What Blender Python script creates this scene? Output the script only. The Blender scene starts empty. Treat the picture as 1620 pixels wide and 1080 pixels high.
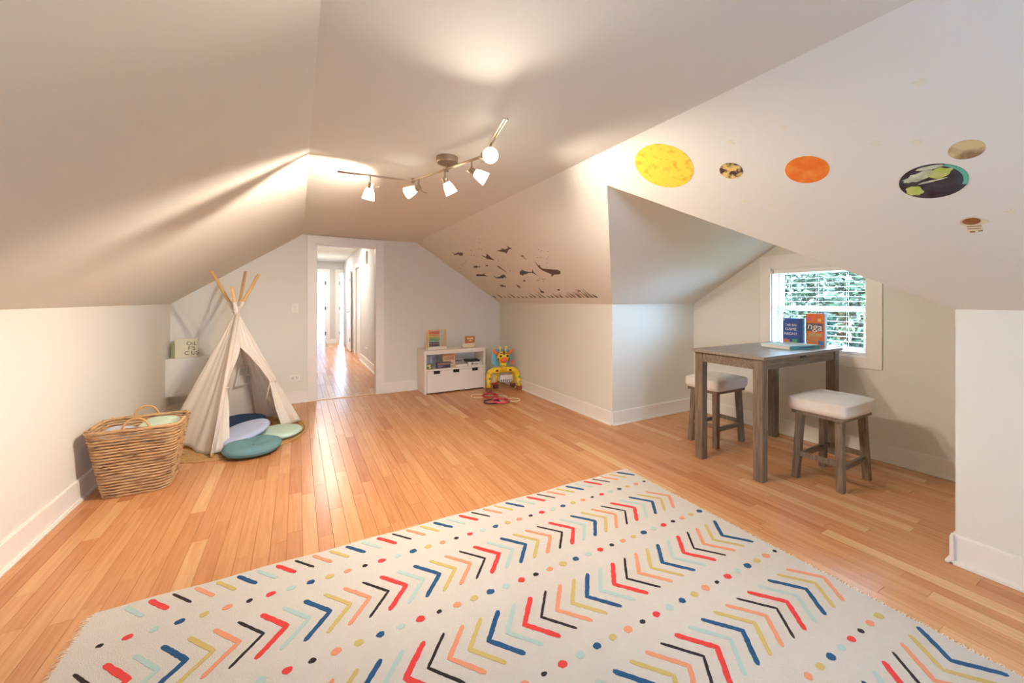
import bpy, bmesh, math, random
from mathutils import Vector, Matrix
random.seed(7)
sc = bpy.context.scene
col = sc.collection

# ------------------------------------------------------------------ camera
F_PX, CX, HOR, EYE = 619.0, 810.0, 474.0, 1.305      # photo frame 1620 x 1080
TH = math.atan2(338, F_PX)
S_, C_ = math.sin(TH), math.cos(TH)
cam_d = bpy.data.cameras.new('camera'); cam = bpy.data.objects.new('camera', cam_d); col.objects.link(cam)
cam.location = (0, 0, EYE); cam.rotation_euler = (math.pi/2, 0, -TH)
cam_d.sensor_width = 36; cam_d.lens = F_PX/1620*36; cam_d.shift_y = -(540-HOR)/1620
cam_d.clip_start = .02; cam_d.clip_end = 200
sc.camera = cam

# ------------------------------------------------------------------ world, sun, exposure
SKY = 48.0
LAMP_W = 62.0
w = bpy.data.worlds.new('world'); sc.world = w; w.use_nodes = True
bg = w.node_tree.nodes['Background']; bg.inputs[0].default_value = (.46, .70, 1.0, 1); bg.inputs[1].default_value = SKY
sun_d = bpy.data.lights.new('sun', 'SUN'); sun = bpy.data.objects.new('sun', sun_d); col.objects.link(sun)
sun_d.energy = 8; sun_d.angle = .01; sun_d.color = (1, .95, .85)
sun.rotation_euler = Vector((.62, .25, -.75)).to_track_quat('-Z', 'Y').to_euler()
sc.view_settings.view_transform = 'Standard'; sc.view_settings.look = 'None'
sc.view_settings.exposure = 0.25; sc.view_settings.gamma = 1; sc.view_settings.use_curve_mapping = False
sc.cycles.max_bounces = 10; sc.cycles.diffuse_bounces = 7; sc.cycles.sample_clamp_indirect = 6

# ------------------------------------------------------------------ photo pixel -> point on a known plane
def ray(px, py):
    R = px-CX
    return Vector((F_PX*S_+R*C_, F_PX*C_-R*S_, HOR-py))
def on_z(px, py, z=0.0):
    d = ray(px, py); t = (z-EYE)/d.z; return Vector((d.x*t, d.y*t, z))
def on_x(px, py, X):
    d = ray(px, py); t = X/d.x; return Vector((X, d.y*t, EYE+d.z*t))
def on_y(px, py, Y):
    d = ray(px, py); t = Y/d.y; return Vector((d.x*t, Y, EYE+d.z*t))
def on_plane(px, py, p0, n):
    d = ray(px, py); o = Vector((0, 0, EYE)); t = (p0-o).dot(n)/d.dot(n); return o+d*t

# ------------------------------------------------------------------ materials
def lin(r, g, b):
    f = lambda u: (u/255/12.92) if u/255 <= .04045 else ((u/255+.055)/1.055)**2.4
    return (f(r), f(g), f(b), 1)
MATS = {}
def mat(name, rgb, rough=.6, metal=0, bump=0, bscale=200, vary=0, vscale=6, emit=0, trans=0, coat=0, stretch=None, rgb2=None, sheen=0, lo=.35, hi=.65):
    """procedural principled material; vary mixes towards rgb2 (or a darker tone) with noise"""
    if name in MATS: return MATS[name]
    m = bpy.data.materials.new(name); m.use_nodes = True; MATS[name] = m
    nt = m.node_tree; N = nt.nodes; L = nt.links; p = N['Principled BSDF']
    c = lin(*rgb); p.inputs['Base Color'].default_value = c
    p.inputs['Roughness'].default_value = rough; p.inputs['Metallic'].default_value = metal
    p.inputs['Coat Weight'].default_value = coat; p.inputs['Coat Roughness'].default_value = .15
    if trans: p.inputs['Transmission Weight'].default_value = trans
    if emit:
        p.inputs['Emission Color'].default_value = c; p.inputs['Emission Strength'].default_value = emit
    tc = N.new('ShaderNodeTexCoord'); src = tc.outputs['Object']
    if stretch:
        mp = N.new('ShaderNodeMapping'); mp.inputs['Scale'].default_value = stretch; L.new(src, mp.inputs[0]); src = mp.outputs[0]
    if vary:
        n = N.new('ShaderNodeTexNoise'); n.inputs['Scale'].default_value = vscale; n.inputs['Detail'].default_value = 5; L.new(src, n.inputs['Vector'])
        mr = N.new('ShaderNodeMapRange'); mr.inputs[1].default_value = lo; mr.inputs[2].default_value = hi; mr.inputs[4].default_value = vary; L.new(n.outputs[0], mr.inputs[0])
        mx = N.new('ShaderNodeMixRGB'); mx.inputs[1].default_value = c
        mx.inputs[2].default_value = lin(*rgb2) if rgb2 else (c[0]*.6, c[1]*.6, c[2]*.6, 1)
        L.new(mr.outputs[0], mx.inputs[0]); L.new(mx.outputs[0], p.inputs['Base Color'])
        if emit: L.new(mx.outputs[0], p.inputs['Emission Color'])
    if bump:
        n2 = N.new('ShaderNodeTexNoise'); n2.inputs['Scale'].default_value = bscale; n2.inputs['Detail'].default_value = 3; L.new(src, n2.inputs['Vector'])
        b = N.new('ShaderNodeBump'); b.inputs['Strength'].default_value = bump; b.inputs['Distance'].default_value = .01
        L.new(n2.outputs[0], b.inputs['Height']); L.new(b.outputs[0], p.inputs['Normal'])
    return m
def cloth_mat(name, rgb, tl=.35):
    if name in MATS: return MATS[name]
    m = mat(name, rgb, .9, bump=.25, bscale=350); nt = m.node_tree; N = nt.nodes; p = N['Principled BSDF']; out = N['Material Output']
    t = N.new('ShaderNodeBsdfTranslucent'); t.inputs[0].default_value = lin(*rgb)
    mx = N.new('ShaderNodeMixShader'); mx.inputs[0].default_value = tl
    nt.links.new(p.outputs[0], mx.inputs[1]); nt.links.new(t.outputs[0], mx.inputs[2]); nt.links.new(mx.outputs[0], out.inputs[0])
    return m
def wood_planks(name):
    m = bpy.data.materials.new(name); m.use_nodes = True; nt = m.node_tree; N = nt.nodes; L = nt.links; p = N['Principled BSDF']
    at = N.new('ShaderNodeAttribute'); at.attribute_name = 'tone'
    tc = N.new('ShaderNodeTexCoord'); mp = N.new('ShaderNodeMapping'); mp.inputs['Scale'].default_value = (34, 1.6, 1)
    mul = N.new('ShaderNodeVectorMath'); mul.operation = 'SCALE'; mul.inputs['Scale'].default_value = 23
    cmb = N.new('ShaderNodeCombineXYZ'); L.new(at.outputs['Fac'], cmb.inputs[0]); L.new(at.outputs['Fac'], cmb.inputs[1]); L.new(cmb.outputs[0], mul.inputs[0])
    add = N.new('ShaderNodeVectorMath'); L.new(tc.outputs['Object'], mp.inputs[0]); L.new(mp.outputs[0], add.inputs[0]); L.new(mul.outputs[0], add.inputs[1])
    n = N.new('ShaderNodeTexNoise'); n.inputs['Scale'].default_value = 1.5; n.inputs['Detail'].default_value = 6; n.inputs['Distortion'].default_value = .8; L.new(add.outputs[0], n.inputs['Vector'])
    r = N.new('ShaderNodeValToRGB'); e = r.color_ramp.elements
    e[0].position = 0; e[0].color = lin(184, 122, 80); e[1].position = 1; e[1].color = lin(218, 174, 126)
    x = r.color_ramp.elements.new(.35); x.color = lin(198, 140, 94)
    x = r.color_ramp.elements.new(.7); x.color = lin(206, 152, 104)
    L.new(at.outputs['Fac'], r.inputs[0])
    mr = N.new('ShaderNodeMapRange'); mr.inputs[1].default_value = .4; mr.inputs[2].default_value = .75; mr.inputs[4].default_value = .42; L.new(n.outputs[0], mr.inputs[0])
    mx = N.new('ShaderNodeMixRGB'); mx.blend_type = 'MULTIPLY'; mx.inputs[2].default_value = lin(205, 160, 120)
    L.new(mr.outputs[0], mx.inputs[0]); L.new(r.outputs[0], mx.inputs[1]); L.new(mx.outputs[0], p.inputs['Base Color'])
    p.inputs['Roughness'].default_value = .27; p.inputs['Specular IOR Level'].default_value = .5
    b = N.new('ShaderNodeBump'); b.inputs['Strength'].default_value = .06; b.inputs['Distance'].default_value = .003; L.new(n.outputs[0], b.inputs['Height']); L.new(b.outputs[0], p.inputs['Normal'])
    return m

M_wall = mat('wall_paint', (226, 226, 219), .75, bump=.03, bscale=300)
M_ceil = mat('ceiling_paint', (221, 221, 214), .8, bump=.03, bscale=300)
M_trim = mat('white_trim', (238, 237, 233), .4)
M_hall = mat('hall_paint', (206, 205, 203), .75)
M_plank = wood_planks('oak_planks')
M_sub = mat('subfloor', (70, 45, 28), .9)
M_nickel = mat('brushed_nickel', (176, 160, 140), .32, metal=1)
M_dark = mat('dark_metal', (70, 62, 56), .4, metal=.8)
M_black = mat('black_paint', (22, 20, 20), .5)
M_white = mat('white_lacquer', (236, 233, 226), .4, vary=.04, vscale=40)

# ------------------------------------------------------------------ mesh helpers
def new_obj(name, me, m=None, parent=None, loc=None):
    o = bpy.data.objects.new(name, me); col.objects.link(o)
    if m is not None and me is not None and not me.materials: me.materials.append(m)
    if parent is not None: o.parent = parent
    if loc is not None: o.location = loc
    return o
def fin(name, bm, m, parent=None, loc=None, smooth=False, bevel=0, rot=None):
    me = bpy.data.meshes.new(name); bmesh.ops.recalc_face_normals(bm, faces=bm.faces[:]); bm.to_mesh(me); bm.free()
    if smooth:
        for p in me.polygons: p.use_smooth = True
    o = new_obj(name, me, m, parent, loc)
    if rot is not None: o.rotation_euler = rot
    if bevel:
        md = o.modifiers.new('bevel', 'BEVEL'); md.width = bevel; md.segments = 2; md.limit_method = 'ANGLE'
    return o
def bx(bm, x0, y0, z0, x1, y1, z1):
    v = [bm.verts.new(p) for p in ((x0,y0,z0),(x1,y0,z0),(x1,y1,z0),(x0,y1,z0),(x0,y0,z1),(x1,y0,z1),(x1,y1,z1),(x0,y1,z1))]
    for f in ((0,3,2,1),(4,5,6,7),(0,1,5,4),(1,2,6,5),(2,3,7,6),(3,0,4,7)): bm.faces.new([v[i] for i in f])
    return v
def box(name, a, b, m, parent=None, bevel=0, loc=None, rot=None):
    bm = bmesh.new(); bx(bm, *a, *b); return fin(name, bm, m, parent, loc, bevel=bevel, rot=rot)
def prism(bm, pts, off):
    """polygon (list of Vectors) pushed along off into a solid"""
    off = Vector(off); a = [bm.verts.new(p) for p in pts]; b = [bm.verts.new(Vector(p)+off) for p in pts]; n = len(pts)
    bm.faces.new(a); bm.faces.new(b[::-1])
    for i in range(n): bm.faces.new((a[i], a[(i+1) % n], b[(i+1) % n], b[i]))
def tube(bm, path, r, seg=8, closed=False, caps=True):
    """round bar along a list of points; r a number or a list"""
    P = [Vector(p) for p in path]; n = len(P); rings = []
    up = None
    for i, p in enumerate(P):
        if closed: t = (P[(i+1) % n]-P[i-1]).normalized()
        else: t = (P[min(i+1, n-1)]-P[max(i-1, 0)]).normalized()
        if up is None: up = Vector((0, 0, 1)) if abs(t.z) < .9 else Vector((1, 0, 0))
        a = t.cross(up).normalized(); b = a.cross(t).normalized(); up = b
        rr = r[i] if isinstance(r, (list, tuple)) else r
        rings.append([bm.verts.new(p+a*math.cos(2*math.pi*k/seg)*rr+b*math.sin(2*math.pi*k/seg)*rr) for k in range(seg)])
    for i in range(n if closed else n-1):
        A, B = rings[i], rings[(i+1) % n]
        for k in range(seg): bm.faces.new((A[k], A[(k+1) % seg], B[(k+1) % seg], B[k]))
    if not closed and caps: bm.faces.new(rings[0][::-1]); bm.faces.new(rings[-1])
def lathe(bm, prof, seg=24, M=None):
    """profile of (radius, z) turned about z, optional matrix"""
    rings = []
    for r, z in prof:
        ring = []
        for k in range(seg):
            v = Vector((r*math.cos(2*math.pi*k/seg), r*math.sin(2*math.pi*k/seg), z))
            ring.append(bm.verts.new(M @ v if M else v))
        rings.append(ring)
    for A, B in zip(rings, rings[1:]):
        for k in range(seg): bm.faces.new((A[k], A[(k+1) % seg], B[(k+1) % seg], B[k]))
    if prof[0][0] > 0: bm.faces.new(rings[0][::-1])
    if prof[-1][0] > 0: bm.faces.new(rings[-1])
def grid(bm, fn, nu, nv):
    V = [[bm.verts.new(fn(i/nu, j/nv)) for j in range(nv+1)] for i in range(nu+1)]
    for i in range(nu):
        for j in range(nv): bm.faces.new((V[i][j], V[i+1][j], V[i+1][j+1], V[i][j+1]))
def tag(o, label, cat, group=None):
    o['label'] = label; o['category'] = cat
    if group: o['group'] = group
    return o
def struct(o): o['kind'] = 'structure'; return o
def thing(name, label, cat, loc=(0, 0, 0), rz=0, group=None):
    o = bpy.data.objects.new(name, None); col.objects.link(o); o.location = loc; o.rotation_euler = (0, 0, rz); o.empty_display_size = .1
    return tag(o, label, cat, group)
def text(name, body, size, m, parent, loc, rot, depth=.0006):
    cu = bpy.data.curves.new(name+'_curve', 'FONT'); cu.body = body; cu.size = size; cu.extrude = depth; cu.align_x = 'CENTER'; cu.align_y = 'CENTER'
    t = bpy.data.objects.new(name+'_tmp', cu); col.objects.link(t)
    bpy.context.view_layer.update()
    me = bpy.data.meshes.new_from_object(t.evaluated_get(bpy.context.evaluated_depsgraph_get())); bpy.data.objects.remove(t); bpy.data.curves.remove(cu)
    me.materials.clear(); o = new_obj(name, me, m, parent, loc); o.rotation_euler = rot
    return o
def copy_tree(o, parent=None):
    c = o.copy(); col.objects.link(c); c.parent = parent
    for ch in o.children: copy_tree(ch, c)
    return c

# ================================================================== ROOM SHELL
XL, XR, YB, YF = -1.255, 2.862, 5.66, -1.8          # left / right knee walls, door wall, wall behind
ZK, ZC = 1.257, 2.14                                 # knee wall top, flat ceiling
CL, CR = .055, 1.508                                 # ceiling creases
XD, YD0, YD1 = 4.156, .65, 3.07                      # dormer: window wall, near and far cheeks
YR, ZR = 1.86, 2.02                                  # dormer ridge
KS = (ZC-ZK)/(XR-CR)                                 # rise of the right slope
XP = XR-(ZR-ZK)/KS                                   # where the dormer ridge meets the slope
T = .1
V = Vector
bm = bmesh.new(); prism(bm, [V((XL, YF, 0)), V((XL, YB, 0)), V((XL, YB, ZK)), V((XL, YF, ZK))], (-T, 0, 0)); struct(fin('wall_left', bm, M_wall))
bm = bmesh.new()
prism(bm, [V((XR, YD1+.0008, 0)), V((XR, YB, 0)), V((XR, YB, ZK)), V((XR, YD1+.0008, ZK))], (T, 0, 0))
struct(fin('wall_right', bm, M_wall))
bm = bmesh.new(); prism(bm, [V((XR, YF, 0)), V((XR, YD0-.0008, 0)), V((XR, YD0-.0008, ZK)), V((XR, YF, ZK))], (T, 0, 0)); struct(fin('wall_right_near', bm, M_wall))
bm = bmesh.new(); prism(bm, [V((CL, YF, ZC)), V((CR, YF, ZC)), V((CR, YB, ZC)), V((CL, YB, ZC))], (0, 0, T)); struct(fin('ceiling', bm, M_ceil))
bm = bmesh.new(); prism(bm, [V((XL, YF, ZK)), V((XL, YB, ZK)), V((CL, YB, ZC)), V((CL, YF, ZC))], (-.06, 0, .1)); struct(fin('ceiling_slope_left', bm, M_ceil))
bm = bmesh.new()
prism(bm, [V((XR, YF, ZK)), V((XR, YD0, ZK)), V((XP, YR, ZR)), V((CR, YR, ZC)), V((CR, YF, ZC))], (.06, 0, .1))
prism(bm, [V((XR, YB, ZK)), V((XR, YD1, ZK)), V((XP, YR, ZR)), V((CR, YR, ZC)), V((CR, YB, ZC))], (.06, 0, .1))
struct(fin('ceiling_slope_right', bm, M_wall))
# dormer
bm = bmesh.new(); prism(bm, [V((XR+.0008, YD1, 0)), V((XD, YD1, 0)), V((XD, YD1, ZK)), V((XR+.0008, YD1, ZK))], (0, T, 0)); struct(fin('wall_dormer_far', bm, M_wall))
bm = bmesh.new(); prism(bm, [V((XR+.0008, YD0, 0)), V((XD, YD0, 0)), V((XD, YD0, ZK)), V((XR+.0008, YD0, ZK))], (0, -T, 0)); struct(fin('wall_dormer_near', bm, M_wall))
bm = bmesh.new()
prism(bm, [V((XR, YD1, ZK)), V((XD, YD1, ZK)), V((XD, YR, ZR)), V((XP, YR, ZR))], (0, .06, .1))
prism(bm, [V((XR, YD0, ZK)), V((XD, YD0, ZK)), V((XD, YR, ZR)), V((XP, YR, ZR))], (0, -.06, .1))
struct(fin('ceiling_dormer', bm, M_wall))
WY0, WY1, WZ0, WZ1 = 1.442, 2.195, .824, 1.615       # window opening
bm = bmesh.new(); o_ = (.16, 0, 0)
zs = lambda y: ZK+(ZR-ZK)*(1-abs(y-YR)/(YD1-YR))
prism(bm, [V((XD, YD0, 0)), V((XD, WY0, 0)), V((XD, WY0, zs(WY0))), V((XD, YD0, ZK))], o_)
prism(bm, [V((XD, WY1, 0)), V((XD, YD1, 0)), V((XD, YD1, ZK)), V((XD, WY1, zs(WY1)))], o_)
prism(bm, [V((XD, WY0, 0)), V((XD, WY1, 0)), V((XD, WY1, WZ0)), V((XD, WY0, WZ0))], o_)
prism(bm, [V((XD, WY0, WZ1)), V((XD, WY1, WZ1)), V((XD, WY1, zs(WY1))), V((XD, YR, ZR)), V((XD, WY0, zs(WY0)))], o_)
struct(fin('wall_dormer_window', bm, M_wall))
# door wall with its opening
DX0 = on_y(499, 560, YB).x; DX1 = on_y(596.5, 560, YB).x; DZ = on_y(596, 390.5, YB).z
print('door', DX0, DX1, DZ)
zl = lambda x: ZK+(ZC-ZK)*(x-XL)/(CL-XL)
bm = bmesh.new(); o_ = (0, .12, 0)
prism(bm, [V((XL, YB, 0)), V((DX0, YB, 0)), V((DX0, YB, ZC)), V((CL, YB, ZC)), V((XL, YB, ZK))], o_)
prism(bm, [V((DX1, YB, 0)), V((XR, YB, 0)), V((XR, YB, ZK)), V((CR, YB, ZC)), V((DX1, YB, ZC))], o_)
prism(bm, [V((DX0, YB, DZ)), V((DX1, YB, DZ)), V((DX1, YB, ZC)), V((DX0, YB, ZC))], o_)
struct(fin('wall_back', bm, M_wall))
# wall behind the camera; its window is added to let in fill daylight
bm = bmesh.new(); o_ = (0, -.12, 0)
FX0, FX1, FZ0, FZ1 = .42, 1.12, .9, 1.75
prism(bm, [V((XL, YF, 0)), V((FX0, YF, 0)), V((FX0, YF, zl(FX0))), V((XL, YF, ZK))], o_)
prism(bm, [V((FX1, YF, 0)), V((XR, YF, 0)), V((XR, YF, ZK)), V((FX1, YF, ZC-(FX1-CR)*KS))], o_)
prism(bm, [V((FX0, YF, 0)), V((FX1, YF, 0)), V((FX1, YF, FZ0)), V((FX0, YF, FZ0))], o_)
prism(bm, [V((FX0, YF, FZ1)), V((FX1, YF, FZ1)), V((FX1, YF, ZC-(FX1-CR)*KS)), V((CR, YF, ZC)), V((CL, YF, ZC)), V((FX0, YF, zl(FX0)))], o_)
struct(fin('wall_front', bm, M_wall))
o = struct(fin('added_window', (lambda b: (bx(b, FX0, YF-.09, FZ0, FX0+.05, YF-.03, FZ1), bx(b, FX1-.05, YF-.09, FZ0, FX1, YF-.03, FZ1), bx(b, FX0, YF-.09, FZ0, FX1, YF-.03, FZ0+.05), bx(b, FX0, YF-.09, FZ1-.05, FX1, YF-.03, FZ1), bx(b, .76, YF-.09, FZ0, .79, YF-.03, FZ1), b)[-1])(bmesh.new()), M_trim))  # frame of the added window, never in view

# ------------------------------------------------------------------ baseboards
def baseboard(name, a, b, n):
    """board with a shoe moulding from a to b on the floor; n points into the room"""
    a, b, n = V(a), V(b), V(n); bm = bmesh.new()
    def pr(w0, w1, z0, z1): prism(bm, [a+n*w0+V((0, 0, z0)), a+n*w1+V((0, 0, z0)), a+n*w1+V((0, 0, z1)), a+n*w0+V((0, 0, z1))], b-a)
    pr(0, .014, 0, .138); pr(0, .009, .138, .144); pr(.014, .03, 0, .012); pr(.014, .025, .012, .02)
    return struct(fin(name, bm, M_trim, bevel=.002))
baseboard('baseboard_left', (XL, YF, 0), (XL, YB, 0), (1, 0, 0))
baseboard('baseboard_right', (XR, YD1, 0), (XR, YB, 0), (-1, 0, 0))
baseboard('baseboard_right_near', (XR, YF, 0), (XR, YD0+.014, 0), (-1, 0, 0))
baseboard('baseboard_dormer_near', (XR-.03, YD0, 0), (XD, YD0, 0), (0, 1, 0))
baseboard('baseboard_dormer_far', (XR, YD1, 0), (XD, YD1, 0), (0, -1, 0))
baseboard('baseboard_dormer_window', (XD, YD0, 0), (XD, YD1, 0), (-1, 0, 0))
CW = .092
baseboard('baseboard_back_left', (XL, YB, 0), (DX0-CW, YB, 0), (0, -1, 0))
baseboard('baseboard_back_right', (DX1+CW, YB, 0), (XR, YB, 0), (0, -1, 0))
# door casing and jamb
bm = bmesh.new()
bx(bm, DX0-CW, YB-.02, 0, DX0, YB, DZ+CW); bx(bm, DX1, YB-.02, 0, DX1+CW, YB, DZ+CW); bx(bm, DX0, YB-.02, DZ, DX1, YB, DZ+CW)
struct(fin('trim_1', bm, M_trim, bevel=.002))
bm = bmesh.new()
bx(bm, DX0-.002, YB-.02, 0, DX0+.018, YB+.13, DZ); bx(bm, DX1-.018, YB-.02, 0, DX1+.002, YB+.13, DZ); bx(bm, DX0, YB-.02, DZ-.018, DX1, YB+.13, DZ)
jamb = struct(fin('trim_2', bm, M_trim))
box('threshold', (DX0+.018, YB-.005, .001), (DX1-.018, YB+.035, .006), mat('threshold_oak', (226, 190, 150), .4), jamb)
# open door leaf, swung into the hall
door = struct(box('door_1', (DX0-.03, YB+.135, .012), (DX0+.006, YB+.87, DZ-.02), M_trim, bevel=.002))
for z in (.3, 1.12, 1.86): box('hinge', (DX0+.018, YB+.08, z-.045), (DX0+.024, YB+.15, z+.045), M_dark, door)
# ================================================================== FLOOR
floor = struct(box('floor', (XL-.02, YF-.02, -.06), (XD+.02, YB+.12, -.016), M_sub))
def proj_area(x0, y0, x1, y1):
    pts = []
    for x, y in ((x0, y0), (x1, y0), (x1, y1), (x0, y1)):
        d = x*S_+y*C_
        if d < .25: d = .25
        pts.append((CX+F_PX*(x*C_-y*S_)/d, HOR+F_PX*EYE/d))
    if all(p[0] < 0 for p in pts) or all(p[0] > 1620 for p in pts) or all(p[1] > 1080 for p in pts): return 0
    c = [(min(max(p[0], 0), 1620), min(max(p[1], 0), 1080)) for p in pts]
    return abs(sum(c[i][0]*c[(i+1) % 4][1]-c[(i+1) % 4][0]*c[i][1] for i in range(4)))/2
PW = .075
planks = []
rp = random.Random(3)
nx = int((XD-XL)/PW)+1
for i in range(nx):
    x0 = XL+i*PW; x1 = min(x0+PW, XD)
    y0, y1 = (YF, YB+.05) if x1 < XR+.01 else (YD0, YD1)
    y = y0-rp.random()*.7
    while y < y1:
        l = rp.uniform(.4, 1.35); a, b = max(y, y0), min(y+l, y1)
        if b-a > .02: planks.append((x0, a, x1, b, min(max(rp.gauss(.5, .2), 0), 1)))
        y += l
def vis(p):
    x0, y0, x1, y1, t = p
    a = proj_area(x0, y0, x1, y1)
    if x0 > -.77 and x1 < 2.2 and y1 < 2.2: a = 0                      # under the rug
    elif x0 > -.77 and x1 < 2.2 and y0 < 2.2: a = proj_area(x0, 2.2, x1, y1)
    return a
planks.sort(key=vis, reverse=True)
def plank_geo(lst, bm):
    lay = bm.faces.layers.float.new('tone'); g = .0006
    for x0, y0, x1, y1, t in lst:
        n0 = len(bm.faces); b = .0008
        lo = [(x0+g, y0+g), (x1-g, y0+g), (x1-g, y1-g), (x0+g, y1-g)]; hi = [(x0+g+b, y0+g+b), (x1-g-b, y0+g+b), (x1-g-b, y1-g-b), (x0+g+b, y1-g-b)]
        A = [bm.verts.new((*p, -.015)) for p in lo]; B = [bm.verts.new((*p, -b*.6)) for p in lo]; Cc = [bm.verts.new((*p, 0)) for p in hi]
        fs = [bm.faces.new(Cc)]
        for k in range(4):
            fs.append(bm.faces.new((A[k], A[(k+1) % 4], B[(k+1) % 4], B[k]))); fs.append(bm.faces.new((B[k], B[(k+1) % 4], Cc[(k+1) % 4], Cc[k])))
        for f in fs: f[lay] = t
for p in planks[:295]:
    bm = bmesh.new(); plank_geo([p], bm); fin('plank', bm, M_plank, floor)
bm = bmesh.new(); plank_geo(planks[295:], bm); o = fin('plank_field', bm, M_plank, floor); o['kind'] = 'stuff'

# ================================================================== HALL BEYOND THE DOOR
HX0, HX1, HY, HZ = DX0-.05, 1.19, 12.8, 2.44
hf = struct(box('floor_hall', (HX0-1.5, YB+.12, -.06), (HX1+2.5, HY+4.2, -.016), M_sub))
bm = bmesh.new(); hp = []
for i in range(int((HX1+.6-HX0)/PW)+1):
    x0 = HX0-.3+i*PW; y = YB+.05-rp.random()
    while y < HY+.1:
        l = rp.uniform(.4, 1.3)
        if y+l > YB+.05: hp.append((x0, max(y, YB+.05), x0+PW, min(y+l, HY+.1), min(max(rp.gauss(.5, .22), 0), 1)))
        y += l
plank_geo(hp, bm); o = fin('plank_field', bm, M_plank, hf); o['kind'] = 'stuff'
M_carpet = mat('pale_carpet', (205, 212, 210), .9)
box('carpet', (HX0-1.5, HY+.1, -.016), (HX1+2.5, HY+4.2, 0), M_carpet, hf)
# hall right wall with a doorway (casing), left wall, ceiling, header over the room door
D2a, D2b = 9.14, 9.93
bm = bmesh.new()
prism(bm, [V((HX1, YB+.12, 0)), V((HX1, D2a, 0)), V((HX1, D2a, HZ)), V((HX1, YB+.12, HZ))], (.1, 0, 0))
prism(bm, [V((HX1, D2b, 0)), V((HX1, HY, 0)), V((HX1, HY, HZ)), V((HX1, D2b, HZ))], (.1, 0, 0))
prism(bm, [V((HX1, D2a, 2.04)), V((HX1, D2b, 2.04)), V((HX1, D2b, HZ)), V((HX1, D2a, HZ))], (.1, 0, 0))
struct(fin('wall_hall_right', bm, M_hall))
bm = bmesh.new(); prism(bm, [V((HX0, YB+.12, 0)), V((HX0, HY, 0)), V((HX0, HY, HZ)), V((HX0, YB+.12, HZ))], (-.1, 0, 0)); struct(fin('wall_hall_left', bm, M_hall))
struct(box('ceiling_hall', (HX0-.1, YB+.12, HZ), (HX1+.1, HY, HZ+.1), M_ceil))
bm = bmesh.new(); prism(bm, [V((HX0-.1, YB+.121, DZ)), V((HX1+.1, YB+.121, DZ)), V((HX1+.1, YB+.121, HZ)), V((HX0-.1, YB+.121, HZ))], (0, .03, 0))
prism(bm, [V((DX1, YB+.121, 0)), V((HX1+.1, YB+.121, 0)), V((HX1+.1, YB+.121, HZ)), V((DX1, YB+.121, HZ))], (0, .03, 0))
struct(fin('wall_hall_near', bm, M_hall))
baseboard('baseboard_hall_right', (HX1, YB+.15, 0), (HX1, D2a-.09, 0), (-1, 0, 0))
bm = bmesh.new(); bx(bm, HX1-.018, D2a-.09, 0, HX1, D2a, 2.13); bx(bm, HX1-.018, D2b, 0, HX1, D2b+.09, 2.13); bx(bm, HX1-.018, D2a, 2.04, HX1, D2b, 2.13)
struct(fin('trim_3', bm, M_trim, bevel=.002))
d2 = struct(box('door_2', (HX1+.03, D2a, .01), (HX1+.07, D2b, 2.04), M_trim))
# open door standing out from the right wall further along, with hinges and lever
d3 = struct(box('door_3', (1.135, 10.55, .012), (1.17, 11.33, 2.03), M_trim, bevel=.002))
for z in (.3, 1.05, 1.8): box('hinge', (1.127, 10.54, z-.045), (1.135, 10.58, z+.045), M_dark, d3)
bm = bmesh.new(); tube(bm, [(1.135, 10.64, 1.0), (1.085, 10.64, 1.0), (1.085, 10.75, 1.0)], .009); fin('lever', bm, M_dark, d3)
# end wall: two doorways
e = lambda px: on_y(px, 500, HY).x
EZ = on_y(520, 431, HY).z
a0, a1, b0, b1 = e(494), e(516), e(536.5), e(553)
bm = bmesh.new(); o_ = (0, .1, 0)
def rect(x0, x1, z0, z1): prism(bm, [V((x0, HY, z0)), V((x1, HY, z0)), V((x1, HY, z1)), V((x0, HY, z1))], o_)
rect(HX0-.1, a0, 0, HZ); rect(a1, b0, 0, HZ); rect(b1, HX1+.1, 0, HZ); rect(a0, a1, EZ, HZ); rect(b0, b1, EZ, HZ)
struct(fin('wall_hall_end', bm, M_hall))
bm = bmesh.new()
for x0, x1 in ((a0, a1), (b0, b1)):
    bx(bm, x0-.1, HY-.02, 0, x0, HY, EZ+.1); bx(bm, x1, HY-.02, 0, x1+.1, HY, EZ+.1); bx(bm, x0, HY-.02, EZ, x1, HY, EZ+.1)
struct(fin('trim_4', bm, M_trim))
baseboard('baseboard_hall_end', (a1+.1, HY, 0), (b0-.1, HY, 0), (0, -1, 0))
# far rooms: walls, ceiling and a window each letting daylight in
M_blue = mat('blue_paint', (150, 185, 225), .7); M_cy = mat('pale_cyan_paint', (222, 238, 240), .7)
mid = (a1+b0)/2
bm = bmesh.new(); bx(bm, mid-.05, HY+.1, 0, mid+.05, HY+4.2, HZ); struct(fin('wall_far_divider', bm, M_cy))
bm = bmesh.new(); bx(bm, HX0-1.6, HY+.1, 0, HX0-1.5, HY+4.2, HZ); struct(fin('wall_far_left', bm, M_blue))
bm = bmesh.new(); bx(bm, HX1+2.5, HY+.1, 0, HX1+2.6, HY+4.2, HZ); struct(fin('wall_far_right', bm, M_cy))
bm = bmesh.new(); bx(bm, HX0-1.6, HY+.1, HZ, HX1+2.6, HY+4.3, HZ+.1); struct(fin('ceiling_far', bm, M_ceil))
bm = bmesh.new()
for x0, x1, wx0, wx1 in ((HX0-1.6, mid, HX0-1.0, HX0-.3), (mid, HX1+2.6, mid+.6, mid+1.5)):
    bx(bm, x0, HY+4.2, 0, x1, HY+4.3, .7); bx(bm, x0, HY+4.2, 2.1, x1, HY+4.3, HZ); bx(bm, x0, HY+4.2, .7, wx0, HY+4.3, 2.1); bx(bm, wx1, HY+4.2, .7, x1, HY+4.3, 2.1)
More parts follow.
